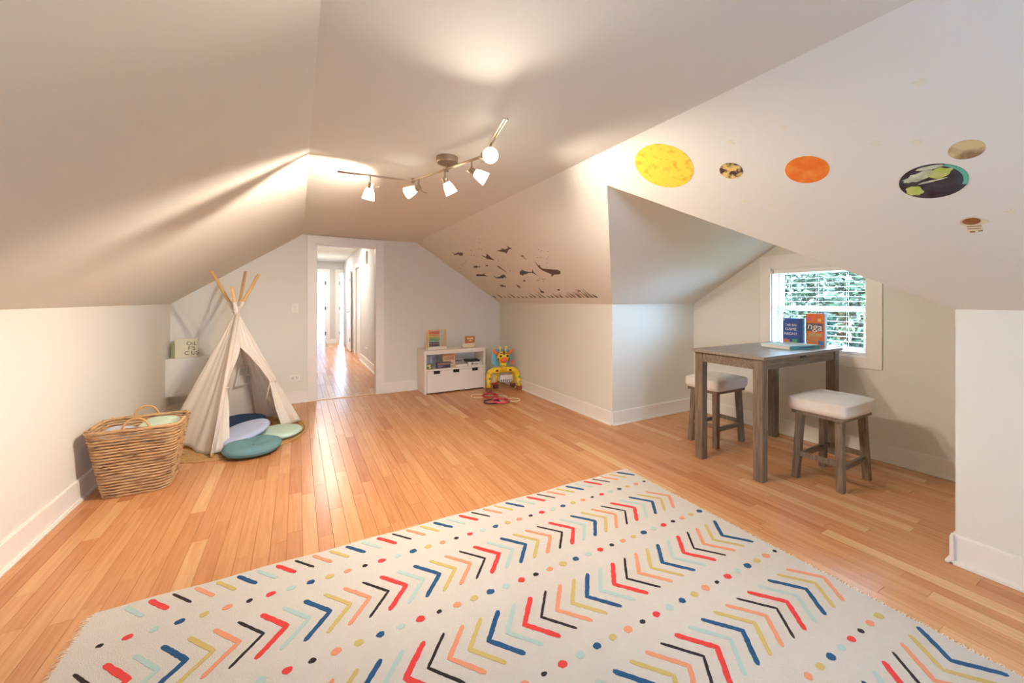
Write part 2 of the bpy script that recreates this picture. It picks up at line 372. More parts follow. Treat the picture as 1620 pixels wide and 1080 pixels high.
struct(fin('wall_far_end', bm, M_cy))
d4 = struct(box('door_4', (a1-.03, HY+.12, .012), (a1+.01, HY+.85, 2.03), M_trim, bevel=.002))
d5 = struct(box('door_5', (b0-.01, HY+.12, .012), (b0+.03, HY+.5, 2.03), M_trim, bevel=.002))
for d, x in ((d4, a1), (d5, b0)):
    for z in (.3, 1.05, 1.8): box('hinge', (x-.03, HY+.085, z-.05), (x+.03, HY+.118, z+.05), M_dark, d)
tag(box('storage_bin', (a0-.1, HY+2.2, 0), (a0+.15, HY+2.6, .09), M_black), 'low black bin on the floor of the blue room at the hall end', 'bin')
# hall lights, hatch, vent, chime, outlet
M_glow = mat('lamp_glow', (255, 244, 225), .5, emit=9)
for k, (lx, ly) in enumerate(((.55, 8.6), (.55, 11.3))):
    t = thing('recessed_light', 'round recessed downlight in hall ceiling '+('beside the hatch' if k == 0 else 'close to the end wall'), 'light', (lx, ly, HZ), group='hall downlights')
    bm = bmesh.new(); lathe(bm, [(.07, -.004), (.1, -.006), (.1, 0), (.07, 0)], 24); fin('trim_ring', bm, M_trim, t)
    bm = bmesh.new(); lathe(bm, [(.07, -.003), (.0699, 0)], 24); fin('lens', bm, M_glow, t)
    ld = bpy.data.lights.new('downlight', 'AREA'); ld.shape = 'DISK'; ld.size = .13; ld.energy = 30; ld.color = (1, .9, .78)
    lo = bpy.data.objects.new('downlight', ld); col.objects.link(lo); lo.parent = t; lo.location = (0, 0, -.012)
t = thing('ceiling_hatch', 'white attic hatch panel with frame in hall ceiling', 'hatch', (.62, 7.7, HZ))
bm = bmesh.new(); bx(bm, -.33, -.5, -.012, .33, .5, 0); fin('panel', bm, M_trim, t)
bm = bmesh.new(); bx(bm, -.38, -.55, -.02, -.33, .55, 0); bx(bm, .33, -.55, -.02, .38, .55, 0); bx(bm, -.33, -.55, -.02, .33, -.5, 0); bx(bm, -.33, .5, -.02, .33, .55, 0); fin('frame', bm, M_trim, t)
p = on_x(580.5, 407, HX1)
t = thing('door_chime', 'small white chime box high on hall wall', 'chime', (HX1, p.y, p.z))
box('cover', (-.04, -.09, -.12), (0, .09, .12), M_trim, t, bevel=.006); box('grille', (-.043, -.06, -.09), (-.04, .06, .02), mat('grille_grey', (190, 188, 184), .6), t)
p = on_x(580.5, 558, HX1)
t = thing('wall_vent', 'small white vent grille low on hall wall', 'vent', (HX1, p.y, p.z))
box('plate', (-.01, -.13, -.1), (0, .13, .1), M_trim, t, bevel=.003)
for k in range(5): box('slat', (-.014, -.1, -.07+k*.032), (-.01, .1, -.056+k*.032), mat('vent_grey', (160, 158, 155), .6), t)

# ================================================================== SWITCHES / OUTLETS in the room
def plate(name, label, cat, px, py, w, h, toggles):
    p = on_y(px, py, YB); t = thing(name, label, cat, (p.x, YB, p.z))
    box('cover_plate', (-w/2, -.006, -h/2), (w/2, 0, h/2), M_trim, t, bevel=.002)
    for x, z, a, b, m in toggles: box('insert', (x-a/2, -.009, z-b/2), (x+a/2, -.006, z+b/2), m, t)
plate('light_switch', 'white light switch plate on wall beside doorway', 'switch', 466.5, 487, .072, .116, [(0, 0, .034, .066, M_white)])
gy = mat('outlet_grey', (205, 203, 198), .5)
plate('wall_outlet', 'white horizontal outlet plate low on wall beside doorway', 'outlet', 466.5, 597.5, .118, .074, [(-.024, 0, .03, .034, gy), (.024, 0, .03, .034, gy)])

# ================================================================== WINDOW IN DORMER
win = struct(thing('window_1', 'x', 'x')); del win['label']; del win['category']; win.location = (XD, 0, 0)
bm = bmesh.new(); cw = .1
bx(bm, -.018, WY0-cw, WZ0-.09, 0, WY0, 1.742); bx(bm, -.018, WY1, WZ0-.09, 0, WY1+cw, 1.742); bx(bm, -.018, WY0, WZ1, 0, WY1, 1.742); bx(bm, -.018, WY0, WZ0-.09, 0, WY1, WZ0)
fin('casing', bm, M_trim, win, bevel=.002)
bm = bmesh.new()
bx(bm, 0, WY0, WZ0, .15, WY0+.012, WZ1); bx(bm, 0, WY1-.012, WZ0, .15, WY1, WZ1); bx(bm, 0, WY0, WZ0, .15, WY1, WZ0+.014); bx(bm, 0, WY0, WZ1-.012, .15, WY1, WZ1)
fin('window_frame', bm, M_trim, win)
zm = (WZ0+WZ1)/2+.005
def sash(x, z0, z1, nm):
    bm = bmesh.new(); s = .04
    bx(bm, x, WY0+.012, z0, x+.03, WY0+.012+s, z1); bx(bm, x, WY1-.012-s, z0, x+.03, WY1-.012, z1); bx(bm, x, WY0+.05, z0, x+.03, WY1-.05, z0+s); bx(bm, x, WY0+.05, z1-s, x+.03, WY1-.05, z1)
    o = fin(nm, bm, M_trim, win, bevel=.002)
    gl = bpy.data.materials.get('pane_glass')
    if gl is None:
        gl = bpy.data.materials.new('pane_glass'); gl.use_nodes = True; nt = gl.node_tree
        tr = nt.nodes.new('ShaderNodeBsdfTransparent'); tr.inputs[0].default_value = (.96, .98, .98, 1); g = nt.nodes.new('ShaderNodeBsdfGlossy'); g.inputs['Roughness'].default_value = .02
        mx = nt.nodes.new('ShaderNodeMixShader'); mx.inputs[0].default_value = .05; nt.links.new(tr.outputs[0], mx.inputs[1]); nt.links.new(g.outputs[0], mx.inputs[2]); nt.links.new(mx.outputs[0], nt.nodes['Material Output'].inputs[0])
    box('pane', (x+.012, WY0+.05, z0+s), (x+.016, WY1-.05, z1-s), gl, o)
sash(.115, zm-.02, WZ1-.012, 'upper_sash'); sash(.082, WZ0+.014, zm+.02, 'lower_sash')
bl = thing('window_blind', 'white horizontal slat blind hanging open in dormer window', 'blind', (XD+.045, 0, 0))
M_slat = mat('blind_white', (243, 244, 244), .5)
box('head_rail', (-.03, WY0+.016, WZ1-.05), (.03, WY1-.016, WZ1-.013), M_slat, bl)
box('bottom_rail', (-.024, WY0+.018, WZ0+.02), (.024, WY1-.018, WZ0+.036), M_slat, bl)
nsl = 16
me = None
for k in range(nsl):
    z = WZ0+.07+k*(WZ1-.065-WZ0-.07)/(nsl-1)
    if me is None:
        bm = bmesh.new(); grid(bm, lambda u, v: V((-.025+.05*v, WY0+.018+u*(WY1-WY0-.036), .003*math.sin(math.pi*v))), 2, 6)
        bmesh.ops.solidify(bm, geom=bm.faces[:], thickness=.0025); o = fin('slat', bm, M_slat, bl); me = o.data
    else: o = new_obj('slat', me, None, bl)
    o.location = (0, 0, z); 
for y in (WY0+.15, (WY0+WY1)/2, WY1-.15):
    bm = bmesh.new(); tube(bm, [(-.02, y, WZ0+.03), (-.02, y, WZ1-.04)], .0012, 5); tube(bm, [(.02, y, WZ0+.03), (.02, y, WZ1-.04)], .0012, 5); fin('ladder_cord', bm, M_slat, bl)
bm = bmesh.new(); tube(bm, [(-.035, WY1-.07, WZ1-.05), (-.038, WY1-.07, WZ0+.3)], .004, 6); fin('tilt_wand', bm, M_slat, bl)

# ================================================================== OUTSIDE: ground and a leafy tree
struct(box('ground', (4.6, -30, -3.2), (60, 40, -3.0), mat('bounce_ground', (168, 176, 140), .9, vary=.5, vscale=3)))  # unseen ground, added and kept pale to bounce sun into the dormer
tree = thing('leafy_tree', 'dense green leafy tree growing outside the dormer window', 'tree', (9.6, 4.2, -3.0))
bm = bmesh.new(); tube(bm, [(0, 0, 0), (.05, .1, 1.5), (.0, .2, 3.2), (.1, .1, 5)], [.22, .18, .14, .06], 10)
for k in range(16):
    a = k*2.4; z = 1.6+k*.14; tube(bm, [(0, .15, z), (math.cos(a)*.5, .15+math.sin(a)*1.4, z+.5), (math.cos(a)*.8, .15+math.sin(a)*3.2, z+1.1)], [.06, .04, .012], 6)
fin('trunk', bm, mat('bark', (70, 58, 46), .9, bump=.5, bscale=30), tree)
def leaves(name, n, seed, m, xr, yr, zr, sz):
    r = random.Random(seed); vs = []; fs = []
    for _ in range(n):
        # clumped positions inside an ellipsoid
        while True:
            p = V((r.uniform(-1, 1), r.uniform(-1, 1), r.uniform(-1, 1)))
            if p.length < 1: break
        p = V((p.x*xr, p.y*yr, p.z*zr+3.4))
        d = V((r.gauss(0, 1), r.gauss(0, 1), r.gauss(0, .7))).normalized(); e_ = d.cross(V((r.gauss(0, 1), r.gauss(0, 1), r.gauss(0, 1)))).normalized(); l = sz*r.uniform(.6, 1.3)
        b = len(vs); nn = d.cross(e_)
        vs += [p, p+d*l*.5+e_*l*.24+nn*l*.06, p+d*l, p+d*l*.5-e_*l*.24+nn*l*.06]; fs += [(b, b+1, b+2), (b, b+2, b+3)]
    me = bpy.data.meshes.new(name); me.from_pydata(vs, [], fs); o = new_obj(name, me, m, tree); o['kind'] = 'stuff'
leaves('foliage', 38000, 1, mat('leaf_green', (36, 52, 26), .5, vary=.8, vscale=9, rgb2=(16, 26, 14)), 1.2, 4.8, 2.15, .15)
leaves('bright_foliage', 9000, 2, mat('leaf_pale', (66, 82, 48), .5, vary=.6, vscale=9, rgb2=(36, 52, 28)), 1.25, 4.8, 2.15, .13)

# ================================================================== TRACK LIGHT
M_shade = mat('frosted_glass', (255, 238, 214), .4, emit=7)
BZ = 2.052
tr = thing('track_light', 'brushed nickel zigzag track light with five glass shades on ceiling', 'light', (.767, 2.2, ZC))
def wl(p): return V(p)-V((.767, 2.2, ZC))
bm = bmesh.new(); lathe(bm, [(.0, -.034), (.058, -.034), (.064, -.028), (.064, 0), (0, 0)], 32); fin('canopy', bm, M_nickel, tr, smooth=False, bevel=.002)
bm = bmesh.new(); tube(bm, [(0, 0, -.03), (0, 0, BZ-ZC+.004)], .008, 10); fin('stem', bm, M_nickel, tr)
J = [V((.2, 2.49, BZ)), V((.63, 2.455, BZ)), V((.845, 1.86, BZ)), V((.752, 1.43, BZ))]
for a, b in ((J[0], J[1]), (J[1], J[2]), (J[2], J[3])):
    bm = bmesh.new(); d = (b-a).normalized(); n = V((-d.y, d.x, 0))*.006
    for s in (-1, 1): tube(bm, [wl(a)+n*s, wl(b)+n*s], .0042, 8)
    fin('rail', bm, M_nickel, tr)
for j in (J[1], J[2]):
    bm = bmesh.new(); lathe(bm, [(.013, -.014), (.013, .014)], 16, Matrix.Translation(wl(j))); fin('pivot', bm, M_nickel, tr)
# each head: (point on rail, direction its shade points)
heads = [(J[0].lerp(J[1], .42), V((-.1, .35, -.9))), (J[1].lerp(J[2], .1), V((-.72, .62, -.36))), (J[1].lerp(J[2], .5), V((.5, .1, -.8))),
         (J[1].lerp(J[2], .86), V((.82, -.3, -.5))), (J[2].lerp(J[3], .38), V((-.42, -.85, -.35)))]
for k, (p, d) in enumerate(heads):
    d = d.normalized(); q = wl(p); bm = bmesh.new(); tube(bm, [q+V((0, 0, .006)), q+V((0, 0, -.05))], .005, 8)
    hd = fin('lamp_head', bm, M_nickel, tr)
    c = q+V((0, 0, -.055)); R = d.to_track_quat('Z', 'Y').to_matrix().to_4x4(); MM = Matrix.Translation(c) @ R
    bm = bmesh.new(); lathe(bm, [(.0, -.012), (.016, -.012), (.018, .03), (.012, .032), (0, .032)], 16, MM); fin('socket', bm, M_nickel, hd)
    bm = bmesh.new(); lathe(bm, [(.019, .02), (.027, .04), (.036, .088), (.034, .088), (.025, .042), (.017, .024)], 24, MM); fin('glass_shade', bm, M_shade, hd, smooth=True)
    bm = bmesh.new(); bp = [(.0, .03), (.012, .034), (.02, .05), (.021, .064), (.014, .078), (0, .083)]; lathe(bm, bp, 16, MM); fin('bulb', bm, mat('bulb_glow', (255, 240, 215), .4, emit=40), hd, smooth=True)
    side = d.cross(V((0, 0, 1))).normalized(); bm = bmesh.new(); tube(bm, [c, c-d*.02+side*.03-V((0, 0, .03)), c-d*.035+side*.05-V((0, 0, .035))], .0022, 6); fin('aim_handle', bm, M_nickel, hd)
    ld = bpy.data.lights.new('bulb_light', 'SPOT'); ld.energy = LAMP_W*(1.35, 1.5, 1.15, .9, .4)[k]; ld.color = (1, .84, .67); ld.shadow_soft_size = .022; ld.spot_size = math.radians((140, 120, 135, 118, 110)[k]); ld.spot_blend = .7
    lo = bpy.data.objects.new('bulb_light', ld); col.objects.link(lo); lo.parent = tr; lo.location = c+d*.092; lo.rotation_euler = (-d).to_track_quat('Z', 'Y').to_euler()

# ================================================================== RUG
RUGC = {'r': (222, 62, 58), 'l': (178, 206, 202), 'b': (28, 82, 128), 'g': (202, 182, 112), 's': (226, 152, 118), 'k': (38, 28, 32)}
M_yarn = {k: mat('yarn_'+k, v, .95, bump=.5, bscale=500) for k, v in RUGC.items()}
RX0, RX1, RY0, RY1 = -.755, 2.19, -.2, 2.235
rug = thing('area_rug', 'large cream rug with colourful chevrons and dots on oak floor', 'rug', (.7, 1.0, 0), -.010)
RT = .009
bm = bmesh.new(); rr = random.Random(5); n = 60
def edge_pts():
    P = []
    for i in range(n): P.append((RX0+(RX1-RX0)*i/n, RY0))
    for i in range(n): P.append((RX1+rr.uniform(-.006, .006), RY0+(RY1-RY0)*i/n))
    for i in range(n): P.append((RX1-(RX1-RX0)*i/n, RY1+.004*math.sin(i*.7)))
    for i in range(n): P.append((RX0+rr.uniform(-.006, .006), RY1-(RY1-RY0)*i/n))
    return [V((x-.7, y-1.0, .0005)) for x, y in P]
prism(bm, edge_pts(), (0, 0, RT-.0005)); fin('pile', bm, mat('cream_wool', (212, 208, 202), .95, bump=.6, bscale=260, vary=.12, vscale=20, rgb2=(194, 188, 182)), rug)
vs, fs = [], []
for side in (0, 1):
    for i in range(520):
        y = RY0+(RY1-RY0)*(i+rr.random())/520-1.0; x = (RX1 if side else RX0)-.7; s = 1 if side else -1; l = rr.uniform(.012, .032); dy = rr.uniform(-.012, .012); w_ = .0016
        b = len(vs); vs += [V((x-s*.004, y-w_, .006)), V((x-s*.004, y+w_, .006)), V((x+s*l*.5, y+dy*.4+w_, .007)), V((x+s*l*.5, y+dy*.4-w_, .007)), V((x+s*l, y+dy+w_, .001)), V((x+s*l, y+dy-w_, .001))]
        fs += [(b, b+1, b+2, b+3), (b+3, b+2, b+4, b+5)]
me = bpy.data.meshes.new('fringe'); me.from_pydata(vs, [], fs); o = new_obj('fringe', me, mat('fringe_wool', (226, 218, 202), .95), rug); o['kind'] = 'stuff'
def stroke(pts, hw, name, m):
    """a tufted stroke: ribbon with ragged edges, slightly proud of the pile"""
    P = []
    for a, b in zip(pts, pts[1:]):
        k = max(2, int((V(b)-V(a)).length/.012))
        P += [V(a).lerp(V(b), i/k) for i in range(k)]
    P.append(V(pts[-1])); L_, R_ = [], []
    for i, p in enumerate(P):
        t = (P[min(i+1, len(P)-1)]-P[max(i-1, 0)]).normalized(); nn = V((-t.y, t.x)); e_ = .55 if i in (0, len(P)-1) else 1
        L_.append(p+nn*hw*e_*rr.uniform(.85, 1.15)); R_.append(p-nn*hw*e_*rr.uniform(.85, 1.15))
    bm = bmesh.new()
    rows = [[bm.verts.new((a.x-.7, a.y-1, z)) for a, z in ((l, RT-.001), (l, RT+.0018), (r, RT+.0018), (r, RT-.001))] for l, r in zip(L_, R_)]
    for A, B in zip(rows, rows[1:]):
        for k in range(3): bm.faces.new((A[k], A[k+1], B[k+1], B[k]))
    bm.faces.new(rows[0]); bm.faces.new(rows[-1][::-1])
    return fin(name, bm, m, rug)
FWD, REV = 'rlbgsk', 'rksgbl'
PX = .0783
HWID = {'r': .0105, 'l': .009, 'b': .0095, 'g': .0085, 's': .009, 'k': .0055}
b4 = on_z(1504, 1047).x
rows = [(2.232, -1, -.587, REV), (1.787, 1, -.048, FWD), (1.347, -1, .319, REV), (.92, 1, 1.372, FWD), (.492, -1, b4-4*PX, REV), (.06, 1, .0, FWD)]
for y0, sgn, xr, order in rows:
    k0 = int((RX0-xr)/PX)-2
    for k in range(k0, k0+44):
        x = xr+k*PX; cc = order[k % 6]; ax, ay = .095, .113
        xe = x-sgn*ax
        if min(x, xe) < RX0+.012 or max(x, xe) > RX1-.012:
            continue
        lo_, hi_ = (xe, y0-ay), (xe, y0+ay)
        pts = [hi_, (x, y0), lo_] if y0+ay < RY1 else [(x-sgn*.012, y0-.016), lo_]
        stroke(pts, HWID[cc], 'chevron', M_yarn[cc])
for y0, xr, order in ((2.013, -.586, FWD), (1.57, -.04, REV), (1.136, .824, FWD), (.702, 1.857, REV), (.27, .3, FWD)):
    k0 = int((RX0-xr)/PX)-2
    for k in range(k0, k0+44):
        x = xr+k*PX; cc = order[k % 6]
        if x < RX0+.03 or x > RX1-.03: continue
        r_ = .0165 if cc != 'k' else .0115; r_ *= rr.uniform(.88, 1.1)
        bm = bmesh.new(); pr = [V((x-.7+r_*1.12*math.cos(q*.5236)*rr.uniform(.9, 1.08), y0-1+rr.uniform(-.002, .002)+r_*.9*math.sin(q*.5236)*rr.uniform(.9, 1.08), RT-.001)) for q in range(12)]
        prism(bm, pr, (0, 0, .0028)); fin('dot', bm, M_yarn[cc], rug)

# ================================================================== LEDGE AND BOX SIGN IN THE CORNER
LY = 5.47
ledge = thing('wall_ledge', 'white boxed ledge fixed in the corner behind the play tent', 'ledge', (XL, LY, .257))
box('body', (.001, 0, 0), (.85, YB-LY-.001, .395), M_wall, ledge)
box('top_board', (.001, -.004, .395), (.85, YB-LY-.001, .407), M_trim, ledge)
p = on_y(295, 567, LY+.05)
sg = thing('box_sign', 'small cream box sign with dark lettering on corner ledge', 'sign', (p.x, LY+.05, .664))
sw, sh = .1, .21
box('panel', (-sw, 0, 0), (sw, .035, sh), mat('cream_sign', (226, 222, 196), .7, vary=.3, vscale=12, rgb2=(205, 205, 170)), sg, bevel=.002)
for ln, z in (('OiL', .155), ("F'S", .103), ('C US', .05)): text('lettering', ln, .06, mat('sign_ink', (92, 80, 58), .8), sg, (.045, -.0012, z), (math.pi/2, 0, 0))
p2 = on_y(276.5, 567, LY+.06)
g_ = thing('green_block', 'small olive green block beside the cream box sign', 'block', (p2.x, LY+.06, .664))
box('body', (-.035, 0, 0), (.02, .05, .155), mat('olive_green', (150, 152, 112), .8, vary=.3, vscale=20), g_, bevel=.003)
box('base_board', (-.037, -.002, 0), (.022, .052, .008), mat('olive_dark', (132, 130, 96), .8), g_)

# ================================================================== PLAY TENT
A = V((-.53, 4.65, 1.185))
FL, FR, BL, BR = V((-.627, 4.007, 0)), V((.003, 4.741, 0)), V((-1.064, 4.563, 0)), V((-.43, 5.3, 0))
tent = thing('play_tent', 'white canvas teepee tent with wooden poles and tied back flaps', 'tent', (A.x, A.y, 0))
O_ = V((A.x, A.y, 0)); M_canvas = cloth_mat('white_canvas', (246, 241, 234)); M_pole = mat('pine_pole', (222, 178, 118), .5, vary=.4, vscale=5, stretch=(8, 8, 1), rgb2=(190, 140, 86))
for f, ext, off in ((FL, 1.345, V((.012, 0, 0))), (FR, 1.33, V((-.014, .012, 0))), (BL, 1.32, V((.006, .014, 0))), (BR, 1.2, V((0, -.014, 0)))):
    d = A+off-f; bm = bmesh.new(); tube(bm, [f-O_+V((0, 0, .0105)), f+d*ext-O_], .0135, 10); pole = fin('pole', bm, M_pole, tent, smooth=True)
    bm = bmesh.new(); tube(bm, [f+d*.03-O_, f+d*.5-O_, f+d*1.085-O_], .0185, 10); fin('pole_sleeve', bm, M_canvas, pole, smooth=True)
bm = bmesh.new(); tube(bm, [A-O_+V((.03*math.cos(a*.7), .03*math.sin(a*.7), -.02+.004*a)) for a in range(19)], .006, 6); fin('apex_tie', bm, M_canvas, tent, smooth=True)
def panel(name, p0, p1, nrm, bulge=.03, folds=5, fold=.008, s0=lambda t: 0., s1=lambda t: 1., t0=.0, t1=1.0, nu=36, nv=40, hem=0, seed=0, gather=None):
    """cloth between apex A and the floor edge p0-p1; s across, t down"""
    bm = bmesh.new()
    def fn(u, v):
        t = t0+(t1-t0)*v; a, b = s0(t), s1(t); s = a+(b-a)*u
        tt = t*(1-hem*(.5+.5*math.cos(s*2*math.pi*folds*.5+seed)))
        p = A+(p0+(p1-p0)*s-A)*tt
        k = bulge*math.sin(math.pi*min(max(s, 0), 1))*math.sin(math.pi*min(t, 1)*.8)
        k += fold*t*math.sin(2*math.pi*folds*u+seed+1.3*math.sin(3*t))+fold*.5*math.sin(2*math.pi*(folds*1.7)*u+seed*2+2*t)
        if gather: k += gather(u, t)
        return p+nrm*k-O_+V((0, 0, .0125))
    grid(bm, fn, nu, nv)
    o = fin(name, bm, M_canvas, tent, smooth=True); md = o.modifiers.new('thick', 'SOLIDIFY'); md.thickness = .0025
    return o
def outn(p0, p1):
    n = (p1-p0).cross(A-p0).normalized(); c = (FL+FR+BL+BR)/4
    return n if n.dot((p0+p1)/2-c) > 0 else -n
nF = outn(FL, FR)
panel('side_panel', FL, BL, outn(FL, BL), -.035, 3, .006, hem=.025, seed=1)
back = panel('back_panel', BL, BR, outn(BL, BR), .0, 4, .01, seed=2)
panel('side_panel', BR, FR, outn(BR, FR), -.02, 4, .01, seed=3)
def st(px, py):
    q = on_plane(px, py, FL, nF)-A; e1, e2 = FL-A, FR-FL       # q = t*e1 + (t*s)*e2
    a11, a12, a22 = e1.dot(e1), e1.dot(e2), e2.dot(e2); b1, b2 = q.dot(e1), q.dot(e2); D = a11*a22-a12*a12
    t = (b1*a22-b2*a12)/D; ts = (a11*b2-a12*b1)/D
    return ts/t, t
def interp(tab):
    tab = sorted((t, s) for s, t in tab)
    def f(t):
        if t <= tab[0][0]: return tab[0][1]
        for (ta, sa), (tb, sb) in zip(tab, tab[1:]):
            if t <= tb: return sa+(sb-sa)*(t-ta)/(tb-ta)
        return tab[-1][1]
    return f
top_s, top_t = st(379, 553)
sL = interp([(top_s, top_t*.5), (top_s, top_t), st(366, 590), st(358, 614), st(361, 640), st(362, 712)])
sR = interp([(top_s, top_t*.5), (top_s, top_t), st(392, 566), st(410, 585), st(425, 604), st(429, 625), st(434, 650), st(441, 672)])
print('tent st', st(379, 553), st(358, 614), st(362, 712), st(425, 604), st(441, 672))
panel('door_flap', FL, FR, nF, .02, 2, .014, s0=lambda t: -.02, s1=sL, seed=.5, nu=24, hem=.015)
panel('door_flap', FL, FR, nF, .03, 2, .012, s0=sR, s1=lambda t: 1.02, seed=2.2, nu=24, hem=.015, gather=lambda u, t: .05*math.sin(math.pi*u)*max(0, t-.6))
for (px, py), pole_s in (((358, 614), 0), ((425, 604), 1)):
    s, t = st(px, py); P0 = A+(FL+(FR-FL)*s-A)*t+nF*.02-O_; P1 = A+(FL+(FR-FL)*pole_s-A)*t+nF*.022-O_
    bm = bmesh.new(); tube(bm, [P0-nF*.03, P0+nF*.008, P0.lerp(P1, .5)+nF*.03, P1, P1-nF*.03], .005, 6)
    if pole_s: tube(bm, [P0, P0+V((-.02, 0, -.1)), P0+V((-.045, 0, -.22))], .004, 6)
    fin('tie_back', bm, M_canvas, tent, smooth=True)
# mesh window in the back panel, seen through the opening
pw = on_plane(384, 592, BL, outn(BL, BR)); nb = -outn(BL, BR); ux = (BR-BL).normalized(); uy = nb.cross(ux)
if uy.z < 0: uy = -uy
bm = bmesh.new(); prism(bm, [pw-O_+nb*.03+ux*a+uy*b for a, b in ((-.09, -.1), (.09, -.1), (.09, .1), (-.09, .1))], nb*.003); wn = fin('tent_window', bm, mat('window_mesh', (212, 206, 196), .9), tent)
bm = bmesh.new()
for a, b, c2, d2_ in ((-.1, -.11, .1, -.09), (-.1, .09, .1, .11), (-.1, -.11, -.08, .11), (.08, -.11, .1, .11), (-.008, -.1, .008, .1), (-.1, -.008, .1, .008)):
    prism(bm, [pw-O_+nb*.032+ux*x+uy*y for x, y in ((a, b), (c2, b), (c2, d2_), (a, d2_))], nb*.004)
fin('window_border', bm, M_canvas, wn)
# round jute mat: coils
jm = thing('jute_mat', 'round braided jute mat under the play tent', 'mat', (-.53, 4.55, 0))
M_jute = mat('jute', (202, 160, 104), .9, bump=.8, bscale=160, vary=.5, vscale=60, rgb2=(160, 118, 70))
for k in range(16):
    r0 = .62-k*.039
    bm = bmesh.new(); lathe(bm, [(max(r0-.037, .001), .001), (max(r0-.037, .001), .005), (r0-.018, .009), (r0-.002, .005), (r0-.002, .001)], 64); fin('braid', bm, M_jute, jm, smooth=True)

# ================================================================== CUSHIONS
def cushion(name, label, rgb, loc, r, h, rot=(0, 0, 0), tufts=0, sx=1, group='floor cushions by the tent'):
    t = thing(name, label, 'cushion', loc, group=group); t.rotation_euler = rot
    m = mat('fabric_%d_%d_%d' % rgb, rgb, .9, bump=.25, bscale=300, vary=.15, vscale=12); bm = bmesh.new()
    tp = [(math.cos(a*2*math.pi/5+.3)*r*.45, math.sin(a*2*math.pi/5+.3)*r*.45) for a in range(5)]+[(0, 0)] if tufts else []
    NU, NV = 48, 14; rings = []
    for j in range(NV+1):
        a = math.pi*j/NV; rad = r*math.sin(a)**.45 if 0 < j < NV else 0; z = -math.cos(a)
        z = h/2*(abs(z)**.7)*(1 if z > 0 else -1)
        ring = []
        for i in range(NU):
            q = 2*math.pi*i/NU; rr_ = rad*(1+.015*math.sin(5*q)); x, y = rr_*math.cos(q)*sx, rr_*math.sin(q); zz = z
            for tx, ty in tp:
                if z > 0: zz -= .5*h*math.exp(-((x-tx)**2+(y-ty)**2)/(r*.13)**2)
            ring.append(bm.verts.new((x, y, zz+h/2)))
        rings.append(ring)
    for P_, Q_ in zip(rings, rings[1:]):
        for i in range(NU): bm.faces.new((P_[i], P_[(i+1) % NU], Q_[(i+1) % NU], Q_[i]))
    bmesh.ops.remove_doubles(bm, verts=bm.verts[:], dist=1e-5); cv = fin('cover', bm, m, t, smooth=True)
    bm = bmesh.new(); tube(bm, [(r*1.0*sx*math.cos(q*math.pi/24), r*math.sin(q*math.pi/24), h/2) for q in range(48)], .004, 6, closed=True); fin('piping', bm, m, t, smooth=True)
    for tx, ty in tp:
        bm = bmesh.new(); bmesh.ops.create_uvsphere(bm, u_segments=10, v_segments=6, radius=.009, matrix=Matrix.Translation((tx, ty, h*.62))); fin('tuft_button', bm, m, t, smooth=True)
    return t
p = on_z(400, 706, .05); cushion('floor_cushion', 'round teal tufted cushion lying in front of tent', (104, 146, 152), (p.x, p.y, .012), .215, .085, tufts=1)
p = on_z(440, 683, .04); cushion('floor_cushion', 'round pale mint cushion on jute mat by tent flap', (190, 218, 206), (p.x, p.y, .012), .2, .06)
p = on_z(388, 684, .11); cushion('floor_cushion', 'round lavender blue cushion leaning over the teal one', (176, 190, 222), (p.x-.02, p.y+.03, .082), .165, .06, rot=(math.radians(6), math.radians(-13), .45), sx=1.35)
p = on_z(385, 668, .06); cushion('floor_cushion', 'round navy cushion inside the tent', (26, 58, 96), (p.x-.03, p.y+.06, .012), .22, .085)

# ================================================================== BASKET
M_coil = mat('water_hyacinth', (212, 172, 126), .75, bump=.7, bscale=90, vary=.8, vscale=14, stretch=(1, 1, 9), rgb2=(96, 52, 38), lo=.5, hi=.66)
bk = thing('woven_basket', 'tall rectangular woven rattan basket with loop handles by left wall', 'basket', (-.965, 3.655, 0))
BH = .455; NC = 22; rb = random.Random(11)
def loop(hx, hy, rad, z, n=10):
    P = []
    for cx_, cy_, a0 in ((hx-rad, hy-rad, 0), (-hx+rad, hy-rad, 90), (-hx+rad, -hy+rad, 180), (hx-rad, -hy+rad, 270)):
        for i in range(n): a = math.radians(a0+90*i/(n-1)); P.append(V((cx_+rad*math.cos(a), cy_+rad*math.sin(a), z)))
    return P
for k in range(NC+1):
    f = k/NC; z = .009+f*(BH-.018); hx = .168+(.235-.168)*f**.9; hy = .14+(.185-.14)*f; rad = .06
    P = loop(hx, hy, rad, z); Q = []
    for i in range(len(P)):                                     # subdivide and roughen
        a, b = P[i], P[(i+1) % len(P)]; m_ = max(1, int((b-a).length/.03))
        for j in range(m_): q = a.lerp(b, j/m_); Q.append(q+V((rb.uniform(-.0022, .0022), rb.uniform(-.0022, .0022), rb.uniform(-.0012, .0012))))
    bm = bmesh.new(); tube(bm, Q, [(.0088 if k < NC else .014)*rb.uniform(.8, 1.12) for _ in Q], 7, closed=True); fin('coil' if k < NC else 'rim', bm, M_coil, bk, smooth=True)
bm = bmesh.new(); prism(bm, loop(.16, .13, .05, .006), (0, 0, .008)); fin('base', bm, M_coil, bk)
for s in (-1, 1):
    bm = bmesh.new(); yy = s*.186; tube(bm, [V((.07*math.cos(math.pi*i/14)-.02*s, yy, BH-.02+.085*math.sin(math.pi*i/14))) for i in range(15)], .0065, 7); fin('handle', bm, mat('rattan_handle', (196, 150, 92), .6), bk, smooth=True)
